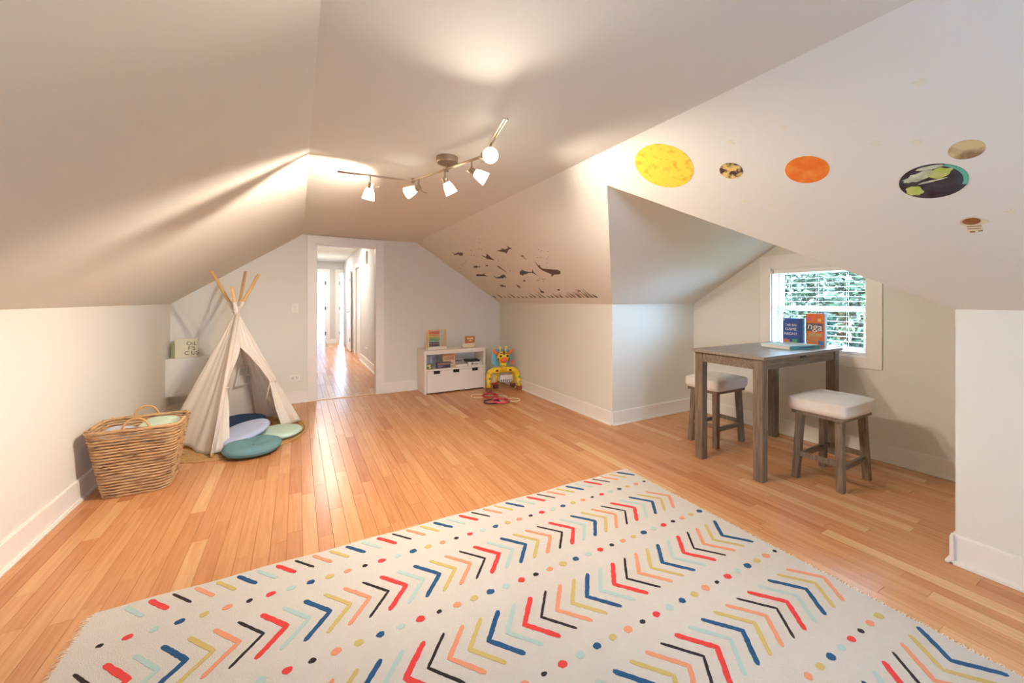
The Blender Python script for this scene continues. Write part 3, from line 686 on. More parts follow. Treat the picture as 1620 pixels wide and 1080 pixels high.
def pillow(name, label, rgb, loc, sx, sy, sz, rot):
    t = thing(name, label, 'pillow', loc, group='pillows in the basket'); t.rotation_euler = rot; bm = bmesh.new()
    def fn(sgn):
        def f(u, v):
            x, y = 2*u-1, 2*v-1; e_ = max(0, (1-x**4)*(1-y**4))**.5
            return V((x*sx*(1-.08*(1-y*y)*0), y*sy, sgn*sz*e_*(1+.06*math.sin(4*x+3*y))))
        return f
    grid(bm, fn(1), 20, 20); grid(bm, fn(-1), 20, 20); bmesh.ops.remove_doubles(bm, verts=bm.verts[:], dist=1e-4)
    m = mat('fabric_%d_%d_%d' % rgb, rgb, .9, bump=.25, bscale=300); fin('cover', bm, m, t, smooth=True)
    bm = bmesh.new(); tube(bm, [V((sx, -sy, 0)), V((sx, sy, 0)), V((-sx, sy, 0)), V((-sx, -sy, 0))], .004, 6, closed=True); fin('seam_piping', bm, m, t)
pillow('basket_pillow', 'lavender blue pillow stuffed into the woven basket', (186, 196, 218), (-1.085, 3.63, .375), .085, .12, .045, (.1, .08, .05))
pillow('basket_pillow', 'pale sage green pillow stuffed into the woven basket', (186, 206, 186), (-.88, 3.65, .395), .108, .13, .06, (.08, -.05, 0))

# ================================================================== TOY CABINET
CX0, CX1, CY0, CY1, CH = 1.516, 2.436, 5.28, 5.632, .6
cb = thing('toy_cabinet', 'low white toy cabinet with open shelf and wide drawer by door wall', 'cabinet', (CX0, CY0, 0)); W_, D_ = CX1-CX0, CY1-CY0
box('side_panel', (0, 0, 0), (.03, D_, CH-.022), M_white, cb, bevel=.002); box('side_panel', (W_-.03, 0, 0), (W_, D_, CH-.022), M_white, cb, bevel=.002)
box('top_panel', (-.006, -.008, CH-.022), (W_+.006, D_, CH), M_white, cb, bevel=.003)
box('back_panel', (.03, D_-.012, .02), (W_-.03, D_, CH-.022), M_white, cb)
box('shelf_board', (.03, .004, .315), (W_-.03, D_-.012, .338), M_white, cb)
box('face_rail', (.03, 0, .545), (W_-.03, .02, CH-.022), M_white, cb)
box('plinth', (.03, .02, 0), (W_-.03, .035, .02), M_black, cb)
nn = 3; cuts = [(.13, .225), (.415, .51), (.705, .8)]
bm = bmesh.new(); xs = [.034]+[c for ab in cuts for c in ab]+[W_-.034]
zt = .31
for i in range(0, len(xs), 2): bx(bm, xs[i], -.002, .27, xs[i+1], .016, zt)
bx(bm, .034, -.002, .016, W_-.034, .016, .27); dr = fin('drawer_front', bm, M_white, cb)
for a, b in cuts: box('handle_cutout', (a, .012, .268), (b, .02, .312), M_black, dr)
# things on top of and inside the cabinet
ab = thing('abacus', 'wooden abacus with rows of rainbow beads on cabinet top', 'abacus', (CX0+.22, CY0+.13, CH), .12)
M_bw = mat('beech', (226, 192, 140), .5); aw, ah = .125, .265
box('post', (-aw-.018, -.012, 0), (-aw, .012, ah), M_bw, ab, bevel=.002); box('post', (aw, -.012, 0), (aw+.018, .012, ah), M_bw, ab, bevel=.002)
box('top_bar', (-aw-.018, -.012, ah), (aw+.018, .012, ah+.014), M_bw, ab, bevel=.002); box('base_bar', (-aw-.018, -.02, 0), (aw+.018, .02, .034), mat('white_bar', (240, 236, 228), .5), ab, bevel=.002)
for s in (-1, 1):
    bm = bmesh.new(); prism(bm, [V((s*(aw+.009)-.006, .012, ah)), V((s*(aw+.009)-.006, .02, ah)), V((s*(aw+.009)-.006, .1, 0)), V((s*(aw+.009)-.006, .08, 0))], (.012, 0, 0)); fin('rear_leg', bm, M_bw, ab)
BC = [(206, 62, 48), (222, 96, 48), (232, 140, 60), (226, 196, 84), (150, 190, 90), (96, 176, 110), (110, 190, 170), (60, 60, 90), (80, 40, 60), (46, 44, 50)]
for k, c3 in enumerate(BC):
    z = ah-.018-k*.0215; bm = bmesh.new(); tube(bm, [(-aw, 0, z), (aw, 0, z)], .0018, 6); rod = fin('rod', bm, mat('rod_steel', (200, 200, 200), .3, metal=1), ab)
    bm = bmesh.new()
    for j in range(10): lathe(bm, [(.003, -.0075), (.0085, -.004), (.0095, 0), (.0085, .004), (.003, .0075)], 8, Matrix.Translation((-aw+.01+j*.0158, 0, z)) @ Matrix.Rotation(math.pi/2, 4, 'Y'))
    fin('bead_row', bm, mat('bead_%d' % k, c3, .35), rod, smooth=True)
def flatbox(name, label, cat, loc, size, rgb, rz=0, tilt=0, lines=(), tcol=(250, 245, 235), patches=(), group=None, tsize=.04):
    """a box-like item standing on loc: size (w, depth, h); printed lines (text, x, z, size) and patches (x0,z0,x1,z1,rgb) on its -y face"""
    t = thing(name, label, cat, loc, rz, group); t.rotation_euler = (tilt, 0, rz); w_, d_, h_ = size
    box('body', (-w_/2, 0, 0), (w_/2, d_, h_), mat('print_%d_%d_%d' % rgb, rgb, .5, vary=.2, vscale=18), t, bevel=.0015)
    for x0, z0, x1, z1, c3 in patches: box('printed_panel', (x0, -.0008, z0), (x1, .0002, z1), mat('print_%d_%d_%d' % c3, c3, .5), t)
    for ln in lines:
        s, x, z, sz = ln[:4]; c3 = ln[4] if len(ln) > 4 else tcol
        text('lettering', s, sz, mat('ink_%d_%d_%d' % c3, c3, .6), t, (x, -.0014, z), (math.pi/2, 0, 0), .0003)
    return t
flatbox('picture_book', 'square orange book with pale lettering on cabinet top', 'book', (CX0+.77, CY0+.22, CH), (.15, .022, .155), (206, 118, 56), -.1, -.12, patches=((-.06, .02, .06, .06, (190, 96, 44)), (-.045, .108, -.02, .13, (246, 232, 214)), (-.014, .108, .012, .13, (246, 232, 214)), (.018, .108, .045, .13, (246, 232, 214)), (-.022, .08, .022, .094, (246, 232, 214))))
t = thing('toy_scoop', 'cream open toy tray tilted before the orange book', 'tray', (CX0+.69, CY0+.09, CH), -.1)
bm = bmesh.new(); prism(bm, [V((-.09, 0, .004)), V((.08, 0, .004)), V((.115, 0, .068)), V((-.095, 0, .062))], (0, .012, 0)); fin('front_panel', bm, mat('cream_plastic', (226, 214, 186), .6), t)
bm = bmesh.new(); prism(bm, [V((-.09, .012, .004)), V((.08, .012, .004)), V((.08, .1, .004)), V((-.09, .1, .004))], (0, 0, .01)); fin('bottom_panel', bm, MATS['cream_plastic'], t)
bm = bmesh.new(); prism(bm, [V((.08, .012, .004)), V((.115, .012, .068)), V((.115, .1, .068)), V((.08, .1, .004))], (.005, 0, 0)); fin('end_panel', bm, MATS['cream_plastic'], t)
SHZ = .338
flatbox('card_box', 'grey blue patterned card box standing in cabinet shelf', 'box', (CX0+.13, CY0+.15, SHZ), (.17, .03, .19), (152, 160, 180), 0, -.08, patches=((-.06, .03, -.03, .16, (186, 190, 204)), (0, .05, .025, .17, (186, 190, 204)), (.045, .02, .065, .15, (110, 118, 146))))
flatbox('picture_book', 'board book with red LOVE lettering standing in cabinet shelf', 'book', (CX0+.4, CY0+.12, SHZ), (.19, .025, .2), (226, 186, 140), 0, -.1, lines=(('I LOVE', 0, .12, .052, (150, 36, 40)), ('YOU.', .02, .055, .046, (70, 66, 64))), patches=((-.085, .155, .085, .19, (222, 150, 88)), (-.085, .02, .085, .085, (228, 214, 190))))
flatbox('puzzle_box', 'dark patterned puzzle box lying low in cabinet shelf', 'box', (CX0+.285, CY0+.03, SHZ), (.2, .05, .085), (84, 70, 84), 0, 0, patches=((-.09, .05, .09, .075, (150, 120, 110)), (-.08, .015, -.02, .04, (130, 126, 150)), (.02, .02, .08, .04, (44, 40, 56))))
t = flatbox('toy_figure_box', 'small green toy box at the end of cabinet shelf', 'box', (CX0+.085, CY0+.03, SHZ), (.09, .05, .075), (112, 128, 72), 0, 0, patches=((-.01, .01, .012, .07, (226, 216, 150)), (-.035, .04, -.015, .065, (220, 226, 210))))
flatbox('paperback', 'thin white book lying flat in cabinet shelf', 'book', (CX0+.57, CY0+.05, SHZ), (.17, .14, .03), (238, 234, 226), 0, 0)
flatbox('paperback', 'grey booklet with dark lettering leaning on cabinet shelf back', 'book', (CX0+.58, CY0+.24, SHZ), (.17, .02, .1), (206, 200, 192), 0, -.15, patches=tuple((-.06+i*.018, .045, -.048+i*.018, .07+.008*(i % 3 == 0), (92, 90, 90)) for i in range(7)))
flatbox('board_game', 'flat white game box with black lid and lettering in cabinet shelf', 'game', (CX0+.77, CY0+.05, SHZ), (.2, .2, .05), (236, 234, 230), -.15, 0, patches=((.07, .01, .08, .045, (40, 40, 44)),)+tuple((-.06+i*.02, .015, -.047+i*.02, .036, (60, 60, 64)) for i in range(6)))
flatbox('board_game', 'black flat game box lying on the white one in cabinet shelf', 'game', (CX0+.755, CY0+.075, SHZ+.0505), (.2, .17, .024), (36, 34, 36), -.1, 0)

# ================================================================== GIRAFFE TOY
g = on_z(795, 616); gi = thing('giraffe_toy', 'yellow giraffe activity table with blue board in the corner', 'toy', (g.x, g.y, 0), -.16)
Y_ = mat('giraffe_yellow', (238, 204, 52), .45); Br = mat('giraffe_brown', (110, 48, 30), .5); Or = mat('giraffe_orange', (232, 112, 40), .5); Pk = mat('giraffe_pink', (226, 96, 110), .5)
Sk = mat('sky_blue_plastic', (112, 190, 222), .4); Ft = mat('amber_brown', (140, 76, 40), .5); Pa = mat('pale_yellow', (238, 222, 130), .5)
def blob(name, c, r, m, parent, seg=16):
    bm = bmesh.new(); bmesh.ops.create_uvsphere(bm, u_segments=seg, v_segments=seg//2+2, radius=1, matrix=Matrix.Translation(c) @ Matrix.Diagonal((*r, 1))); return fin(name, bm, m, parent, smooth=True)
bm = bmesh.new(); prism(bm, [V((.15*math.copysign(abs(math.cos(a))**.5, math.cos(a)), .03, .46+.125*math.copysign(abs(math.sin(a))**.5, math.sin(a)))) for a in [i*math.pi/20 for i in range(40)]], (0, .014, 0)); fin('back_board', bm, Sk, gi, bevel=.003)
bm = bmesh.new(); tube(bm, [(-.215, -.02, .2), (-.2, -.02, .262), (-.15, -.02, .288), (0, -.02, .294), (.15, -.02, .288), (.2, -.02, .262), (.215, -.02, .2)], [.036, .04, .042, .042, .042, .04, .036], 12); body = fin('body', bm, Y_, gi, smooth=True)
for x, y0 in ((-.222, -.06), (.222, -.075)):
    bm = bmesh.new(); tube(bm, [(x*.97, -.02, .24), (x, y0, .15), (x*1.02, y0-.005, .06)], [.04, .037, .034], 12); lg = fin('leg', bm, Y_, gi, smooth=True); box('foot', (x*1.02-.038, y0-.045, 0), (x*1.02+.038, y0+.035, .062), Ft, lg, bevel=.008)
    for z, xx in ((.19, 0), (.12, .008)): blob('spot_button', (x+xx*.5, y0-.03, z), (.017, .01, .017), mat('button_%d' % int(z*100), (96, 150, 90) if z > .15 else (170, 168, 160), .4), lg, 10)
for x in (-.07, .2):
    bm = bmesh.new(); tube(bm, [(x*.9, .03, .27), (x, .1, .15), (x, .11, .06)], [.034, .03, .028], 10); lg = fin('leg', bm, Y_, gi, smooth=True); box('foot', (x-.034, .075, 0), (x+.034, .145, .062), Br, lg, bevel=.008)
bm = bmesh.new(); tube(bm, [(0, -.03, .28), (0, -.035, .34), (0, -.03, .42)], [.06, .05, .05], 14); fin('neck', bm, Y_, gi, smooth=True)
for z in (.345, .362): 
    bm = bmesh.new(); tube(bm, [(.052*math.cos(a), -.034+.052*math.sin(a), z) for a in [math.pi+i*math.pi/8 for i in range(9)]], .003, 5); fin('collar_stripe', bm, Br, gi)
hd = blob('head', (0, -.035, .475), (.092, .05, .088), Y_, gi, 24)
blob('snout', (0, -.078, .44), (.06, .03, .042), Or, hd); blob('mouth', (0, -.104, .432), (.03, .008, .018), Pk, hd)
for s in (-1, 1):
    blob('eye', (s*.05, -.078, .497), (.018, .008, .015), M_black, hd, 12); blob('cheek_spot', (s*.082, -.05, .45), (.012, .02, .02), Br, hd, 10)
    blob('forehead_spot', (s*.042, -.073, .535), (.012, .008, .009), Br, hd, 10)
    bm = bmesh.new(); bmesh.ops.create_uvsphere(bm, u_segments=14, v_segments=8, radius=1, matrix=Matrix.Translation((s*.115, -.02, .548)) @ Matrix.Rotation(s*.75, 4, 'Y') @ Matrix.Diagonal((.024, .012, .052, 1))); fin('ear', bm, Or, hd, smooth=True)
    bm = bmesh.new(); tube(bm, [(s*.04, -.02, .55), (s*.045, -.02, .605)], .013, 8); hn = fin('horn', bm, Pa, hd, smooth=True); blob('horn_tip', (s*.046, -.02, .615), (.021, .02, .02), Pa, hn, 10)
    blob('body_spot', (s*.1, -.06, .29), (.022, .008, .014), Br, body, 10)
blob('mane_patch', (0, -.07, .54), (.02, .014, .036), Br, hd)
bm = bmesh.new(); lathe(bm, [(.0, -.006), (.03, -.006), (.03, .006), (0, .006)], 16, Matrix.Translation((.118, -.07, .405)) @ Matrix.Rotation(math.pi/2, 4, 'X')); fin('spinner', bm, mat('coral', (226, 106, 84), .4), gi)
kb = box('keyboard_panel', (-.02, .05, .1), (.17, .062, .2), mat('keys_white', (238, 234, 230), .4), gi, bevel=.002)
for k in range(6): box('key', (-.008+k*.03, .046, .108), (.004+k*.03, .05, .135), M_black, kb)
bm = bmesh.new(); bx(bm, -.2, .055, .1, -.1, .065, .19); fin('side_panel', bm, mat('pale_pink', (224, 206, 200), .5), gi)
bm = bmesh.new(); tube(bm, [(-.2, .0, .1), (-.12, .02, .085), (-.06, .09, .09)], .014, 8); fin('roller', bm, mat('crimson', (190, 44, 54), .5), gi, smooth=True)

# ================================================================== TOSS RINGS
def ring(label, px, py, R, rgb, z=.007, r=.007, fill=None):
    p = on_z(px, py); t = thing('toss_ring', label, 'ring', (p.x, p.y, z), group='toss rings on the floor')
    bm = bmesh.new(); tube(bm, [(R*math.cos(a*math.pi/18), R*math.sin(a*math.pi/18), 0) for a in range(36)], r, 8, closed=True); fin('hoop', bm, mat('ring_%d_%d_%d' % rgb, rgb, .5), t, smooth=True)
    bm = bmesh.new(); tube(bm, [(R*math.cos(a), R*math.sin(a), 0) for a in (.2, .35, .5)], r*1.25, 8); fin('joint_sleeve', bm, mat('ring_%d_%d_%d' % (fill or rgb), fill or rgb, .5), t, smooth=True)
ring('cream toss ring farthest from the corner on the floor', 757, 627, .1, (226, 206, 160))
ring('crimson toss ring lying across the others', 775, 628, .1, (176, 30, 62), .0245, .010, (150, 24, 50))
ring('cream toss ring behind the pink one', 792, 629, .085, (230, 212, 170), .007)
ring('navy toss ring under the pink one', 778, 636, .1, (62, 44, 92), .009, .009)
ring('pink toss ring lying over the navy one', 792, 637, .1, (206, 70, 96), .0295, .011, (160, 26, 48))
ring('cream toss ring closest to the baseboard', 812, 633, .085, (232, 216, 176))

# ================================================================== TABLE, STOOLS
def rustic(name):
    m = mat(name, (132, 112, 92), .55, bump=.25, bscale=60, vary=.75, vscale=5, stretch=(14, 14, 1.2), rgb2=(82, 68, 56)); return m
M_leg = rustic('weathered_wood'); M_topw = mat('weathered_top', (146, 134, 122), .38, bump=.12, bscale=60, vary=.6, vscale=5, stretch=(1.2, 14, 14), rgb2=(104, 92, 82))
M_rail = mat('weathered_rail', (132, 112, 92), .55, bump=.25, bscale=60, vary=.75, vscale=5, stretch=(1.2, 14, 14), rgb2=(82, 68, 56))
TX0, TX1, TY0, TY1, TZ = 2.87, 4.05, 1.565, 2.145, .9
tb = thing('pub_table', 'tall weathered wood table standing in dormer before the window', 'table', (TX0, TY0, 0)); tw, td = TX1-TX0, TY1-TY0
box('tabletop', (0, 0, TZ-.024), (tw, td, TZ), M_topw, tb, bevel=.003)
lw = .068
for x in (.02, tw-.02-lw):
    for y in (.02, td-.02-lw): box('leg', (x, y, 0), (x+lw, y+lw, TZ-.024), M_leg, tb, bevel=.004)
for y in (.028, td-.028-.024): box('apron', (.02+lw, y, TZ-.1), (tw-.02-lw, y+.024, TZ-.024), M_rail, tb)
for x in (.028, tw-.028-.024): box('apron', (x, .02+lw, TZ-.1), (x+.024, td-.02-lw, TZ-.024), M_rail, tb)
box('latch', (.55, .02, TZ-.045), (.62, .028, TZ-.028), M_black, tb)
def stool(label, x0, x1, y0, y1):
    st_ = thing('bar_stool', label, 'stool', ((x0+x1)/2, (y0+y1)/2, 0), group='stools at the tall table'); hx, hy = (x1-x0)/2, (y1-y0)/2
    legs = []
    for sx in (-1, 1):
        for sy in (-1, 1):
            bm = bmesh.new(); a = V((sx*hx, sy*hy, 0)); b = V((sx*(hx-.028), sy*(hy-.018), .5)); w2 = .021
            q = [(-w2, -w2), (w2, -w2), (w2, w2), (-w2, w2)]; L0 = [bm.verts.new(a+V((x, y, 0))-V((sx*w2, sy*w2, 0))) for x, y in q]; L1 = [bm.verts.new(b+V((x*1.1, y*1.1, 0))-V((sx*w2, sy*w2, 0))) for x, y in q]
            for k in range(4): bm.faces.new((L0[k], L0[(k+1) % 4], L1[(k+1) % 4], L1[k]))
            bm.faces.new(L0[::-1]); bm.faces.new(L1); fin('leg', bm, M_leg, st_, bevel=.003)
    for sy in (-1, 1): box('stretcher', (-hx+.05, sy*(hy-.028)-.01, .14), (hx-.05, sy*(hy-.028)+.01, .175), M_rail, st_)
    for sx in (-1, 1): box('stretcher', (sx*(hx-.03)-.01, -hy+.045, .165), (sx*(hx-.03)+.01, hy-.045, .2), M_leg, st_)
    box('seat_frame', (-hx+.005, -hy, .475), (hx-.005, hy, .505), M_rail, st_)
    # padded seat: superellipsoid with a tufted dip
    bm = bmesh.new(); bmesh.ops.create_cube(bm, size=1); bmesh.ops.subdivide_edges(bm, edges=bm.edges[:], cuts=11, use_grid_fill=True)
    sxw, syw, z0, z1 = hx+.022, hy+.03, .498, .618
    for v in bm.verts:
        x, y, z = v.co*2
        ex = (1-.10*max(0, abs(z)-.4)**2*2)*(1-.05*abs(y)**6); ey = (1-.12*max(0, abs(z)-.4)**2*2)*(1-.05*abs(x)**6)
        zz = (z+1)/2; top = z1-.018*(x*x*.5+y*y*.5)**1.5 if z > .9 else None
        nz = z0+(z1-z0)*zz
        if z > .5: nz -= .022*(max(abs(x), abs(y))**4)*(z-.5)*2
        if z > .5:
            for tx in (-.4, .4): nz -= .016*math.exp(-(((x-tx)*hx)**2+(y*hy)**2)/.0012)
            nz -= .005*math.exp(-(y*hy)**2/.0001)*max(0, 1-abs(x))
        v.co = (x*sxw*ex, y*syw*ey, nz)
    pad = fin('seat_pad', bm, mat('linen', (226, 218, 208), .9, bump=.3, bscale=500, vary=.12, vscale=30), st_, smooth=True)
    md = pad.modifiers.new('sub', 'SUBSURF'); md.levels = 1; md.render_levels = 1
    for tx in (-.4, .4): blob('tuft_button', (tx*sxw, 0, z1-.014), (.009, .009, .006), MATS['linen'], pad, 10)
stool('linen stool with tufted seat on side of table nearer the entrance pillar', 3.2, 3.64, 1.235, 1.55)
stool('linen stool with tufted seat on side of table toward the toy corner', 3.195, 3.615, 2.135, 2.425)
# things on the table
tz = TZ
bkk = thing('hardcover_book', 'large pale teal hardcover book lying flat on tall table', 'book', (3.663, 1.79, tz), math.radians(-9.8))
box('cover', (-.17, -.13, 0), (.17, .13, .004), mat('teal_cover', (150, 196, 198), .5), bkk); box('cover', (-.17, -.13, .026), (.17, .13, .03), mat('teal_cover_top', (206, 222, 226), .5), bkk)
box('pages', (-.165, -.12, .004), (.16, .125, .026), mat('paper', (232, 226, 218), .9), bkk); box('spine', (-.17, -.134, 0), (.17, -.13, .03), mat('teal_spine', (92, 170, 178), .5), bkk)
for i in range(9): box('spine_print', (-.07+i*.02, -.1346, .01), (-.057+i*.02, -.134, .02), mat('ink_navy', (40, 70, 110), .6), bkk)
R90 = -math.pi/2
flatbox('game_box', 'blue GAME NIGHT box standing upright on tall table', 'game', (3.875, 1.88, tz), (.134, .11, .24), (38, 78, 150), R90, 0,
        lines=(('THE BIG', .0, .178, .026), ('GAME', 0, .142, .034), ('NIGHT', 0, .1, .034)), patches=((-.06, .006, -.01, .05, (206, 110, 90)), (.012, .01, .05, .055, (70, 160, 110)), (-.05, .05, -.03, .062, (120, 90, 150)), (-.062, .218, -.052, .232, (200, 214, 236))))
t = flatbox('game_box', 'orange upright game box with bold white letters on tall table', 'game', (3.95, 1.726, tz), (.138, .045, .285), (226, 112, 50), R90, 0,
        patches=((-.066, .13, .058, .2, (96, 92, 100)), (-.066, .03, .03, .085, (200, 140, 90)), (.025, .012, .062, .05, (80, 140, 206)), (-.066, .22, -.03, .25, (214, 90, 110)), (.02, .215, .045, .24, (226, 200, 110)), (-.05, .085, .05, .115, (196, 160, 110))))
text('lettering', 'nga', .085, mat('ink_white', (246, 244, 240), .6), t, (.0, -.003, .168), (math.pi/2, .12, 0), .001)
for x in (-.0695, .0695): box('side_panel', (x-.0006, .001, .001), (x+.0006, .044, .284), M_black, t)

# ================================================================== WALL DECALS ON THE SLOPE
EU = V((0, -1, 0)); EV = V((-(XR-CR), 0, ZC-ZK)).normalized(); EN = EU.cross(EV)
P0 = V((XR, 0, ZK))
def slope_pt(px, py): return on_plane(px, py, P0, EN)
def decal_frame(c):
    m = Matrix((EU, EV, EN)).transposed().to_4x4(); m.translation = c+EN*.0012; return m
def sticker(name, label, cat, c, polys, m, group=None, parts=()):
    """flat vinyl sticker on the slope; polys in (u, v) about its centre"""
    bm = bmesh.new()
    for P in polys: prism(bm, [V((u, v, -.0008)) for u, v in P], (0, 0, .0012))
    o = fin(name, bm, m); o.matrix_world = decal_frame(c); tag(o, label, cat, group)
    for nm, P, mm in parts:
        bm = bmesh.new(); prism(bm, [V((u, v, .0003)) for u, v in P], (0, 0, .0006)); fin(nm, bm, mm, o)
    return o
def ell(cu, cv, a, b, n=32, rot=0, wob=0, seed=0):
    r = random.Random(seed); out = []
    for k in range(n):
        q = 2*math.pi*k/n; w_ = 1+wob*r.uniform(-1, 1); x, y = a*math.cos(q)*w_, b*math.sin(q)*w_
        out.append((cu+x*math.cos(rot)-y*math.sin(rot), cv+x*math.sin(rot)+y*math.cos(rot)))
    return out
def uv_of(px, py, c): d = slope_pt(px, py)-c; return d.dot(EU), d.dot(EV)
def planet(label, px, py, pl, pr, m, parts=()):
    c = slope_pt(px, py); r_ = (slope_pt(pr[0], pr[1])-slope_pt(pl[0], pl[1])).length/2
    top, bot = None, None
    print(label, 'r', round(r_, 3), tuple(round(x, 2) for x in c))
    return sticker('planet_decal', label, 'wall decal', c, [ell(0, 0, r_, r_, 48)], m, 'planet decals', [(n, [(u*r_, v*r_) for u, v in P], mm) for n, P, mm in parts])
planet('big yellow sun decal with orange mottling on sloped ceiling', 1049.5, 263.5, (1004, 262), (1095, 265), mat('sun_print', (238, 206, 72), .6, vary=1, vscale=22, rgb2=(214, 120, 30), lo=.52, hi=.8))
planet('small brown and cream planet decal between the sun and orange planet', 1156.5, 270, (1138, 270), (1175, 270), mat('mercury_print', (222, 196, 120), .6, vary=1, vscale=26, rgb2=(70, 40, 52), lo=.46, hi=.58))
planet('orange planet decal on sloped ceiling', 1276, 268.5, (1241, 268), (1311, 269), mat('venus_print', (226, 110, 32), .6, vary=.8, vscale=16, rgb2=(236, 158, 70), lo=.45, hi=.75))
Gn = mat('earth_land', (168, 190, 70), .6, vary=.8, vscale=30, rgb2=(206, 200, 150)); Cl = mat('earth_cloud', (214, 218, 190), .6, vary=.7, vscale=30, rgb2=(120, 130, 110)); Rm = mat('earth_rim', (92, 176, 150), .6)
planet('green and dark earth decal beneath the grey moon', 1475, 287, (1420, 290), (1530, 283), mat('earth_ocean', (44, 18, 26), .6, vary=.7, vscale=20, rgb2=(60, 70, 80)),
       parts=(('land', ell(-.62, -.35, .26, .3, 20, .3, .12, 1), Gn), ('land', ell(.3, .42, .36, .26, 22, .2, .14, 2), Gn), ('cloud', ell(-.3, .45, .5, .22, 24, .35, .2, 3), Cl), ('cloud', ell(.1, .82, .42, .1, 20, 0, .1, 4), Cl), ('cloud', ell(0, .05, .4, .05, 20, .1, .3, 6), Cl),
              ('rim_glow', [(math.cos(q)*1.0, math.sin(q)*1.0) for q in [-.5+i*.1 for i in range(16)]]+[(math.cos(q)*.86, math.sin(q)*.9) for q in [1.0-i*.1 for i in range(16)]], Rm)))
planet('grey brown moon decal above the earth', 1529, 236.5, (1499, 239), (1559, 233), mat('moon_print', (206, 188, 140), .6, vary=.9, vscale=11, rgb2=(126, 96, 64), lo=.45, hi=.62))
# astronaut
c = slope_pt(1540, 353); As = mat('astronaut_white', (224, 216, 186), .6); Ad = mat('visor_brown', (120, 70, 40), .35, vary=.6, vscale=12, rgb2=(190, 130, 80))
def uvp(*pp): return [uv_of(x, y, c) for x, y in pp]
def uell(px, py, ax, ay, n=24): 
    u0, v0 = uv_of(px, py, c); u1, _ = uv_of(px+ax, py, c); _, v1 = uv_of(px, py-ay, c); return ell(u0, v0, abs(u1-u0), abs(v1-v0), n)
Al = mat('astronaut_line', (150, 110, 60), .6)
sticker('astronaut_decal', 'small floating astronaut decal beneath the earth', 'wall decal', c, [uell(1536, 350, 19, 7.5), uvp((1529, 356), (1553, 354), (1556, 365), (1530, 367)), uvp((1551, 346), (1562, 347), (1566, 351), (1553, 355)), uvp((1519, 349), (1526, 346), (1528, 356), (1519, 355))], As, None,
        [('visor', uell(1537, 349.5, 15.5, 5.4), Ad), ('suit_line', uvp((1530, 357.5), (1553, 356), (1553, 357), (1530, 358.5)), Al), ('suit_line', uvp((1531, 361), (1552, 360), (1552, 361), (1531, 362)), Al), ('boot', uvp((1534, 365), (1543, 364.5), (1543, 367), (1535, 367.5)), Al), ('boot', uvp((1547, 364), (1555, 363), (1555, 365), (1548, 366)), Al)])
# faint star dots
Sd = mat('star_glow', (226, 222, 204), .6)
for px, py, wh in ((1240, 202, 'above the orange planet'), (1385, 227, 'between the orange planet and earth'), (1156, 225, 'above the small brown planet'), (1180, 318, 'under the small brown planet'), (1450, 225, 'beside the moon'), (1600, 335, 'beside the astronaut'), (1455, 130, 'high over the moon'), (1218, 325, 'under the orange planet')):
    c = slope_pt(px, py); sticker('star_decal', 'tiny pale yellow star decal '+wh, 'wall decal', c, [[((.018 if i % 2 == 0 else .008)*math.sin(i*math.pi/5), (.018 if i % 2 == 0 else .008)*math.cos(i*math.pi/5)) for i in range(10)]], Sd, 'star decals')

# ------------------------------------------------------------------ sea creatures (crop at 5.4x of photo area from (680,360))
def q5(x, y): return 680+x/5.4, 360+y/5.4
Ink = mat('sea_ink', (92, 78, 76), .6, vary=.6, vscale=40, rgb2=(120, 100, 92)); Ink2 = mat('sea_brown', (104, 78, 68), .6, vary=.5, vscale=30, rgb2=(70, 52, 50)); Ink3 = mat('sea_blue', (84, 92, 96), .6, vary=.5, vscale=30, rgb2=(50, 52, 60))
def creature(label, cpx, polys, m, group='sea creature decals', name='sea_decal'):
    c = slope_pt(*q5(*cpx)); sticker(name, label, 'wall decal', c, [[uv_of(*q5(x, y), c) for x, y in P] for P in polys], m, group)
creature('long brown whale decal among sea creatures', (1010, 360), [[(893, 288), (905, 298), (925, 320), (945, 322), (940, 332), (960, 348), (1000, 352), (1050, 357), (1095, 360), (1115, 372), (1117, 392), (1100, 398), (1062, 400), (1050, 413), (1036, 414), (1040, 398), (1005, 383), (965, 366), (935, 345), (915, 318)]], Ink2)
creature('spotted shark decal with raised tail above the whale', (640, 190), [[(570, 198), (600, 190), (616, 186), (612, 172), (632, 184), (660, 180), (668, 168), (652, 150), (676, 165), (704, 178), (682, 182), (672, 190), (664, 208), (652, 224), (646, 212), (620, 206), (600, 202)]], Ink)
creature('dark manta ray decal left of the spotted shark', (497, 250), [[(437, 234), (470, 246), (484, 246), (486, 220), (512, 246), (530, 262), (555, 277), (520, 272), (492, 266), (478, 262), (484, 255), (462, 250)]], Ink2)
creature('turtle decal with pale shell closest to the wall corner', (245, 225), [ell(265, 225, 20, 14), [(190, 208), (215, 222), (235, 215), (240, 202), (246, 216), (248, 226), (225, 232), (205, 236), (212, 228)], [(275, 236), (290, 252), (280, 240)]], Ink)
creature('dark swordfish decal with tall tail fin above the seaweed', (830, 380), [[(768, 388), (772, 372), (785, 364), (786, 352), (794, 366), (820, 374), (850, 378), (872, 380), (878, 354), (884, 376), (900, 390), (922, 411), (890, 392), (870, 386), (845, 386), (822, 396), (800, 402), (795, 415), (788, 402), (774, 402)]], Ink3)
creature('small hammerhead decal with forked tail', (610, 415), [[(545, 410), (565, 424), (592, 420), (606, 410), (620, 400), (640, 402), (646, 414), (658, 433), (636, 422), (628, 432), (608, 432), (580, 432), (562, 430)]], Ink3)
creature('black seal decal swimming toward the wall', (440, 405), [[(395, 405), (405, 396), (430, 400), (455, 400), (458, 388), (468, 402), (495, 418), (470, 412), (440, 412), (405, 413)]], mat('sea_black', (40, 36, 38), .6))
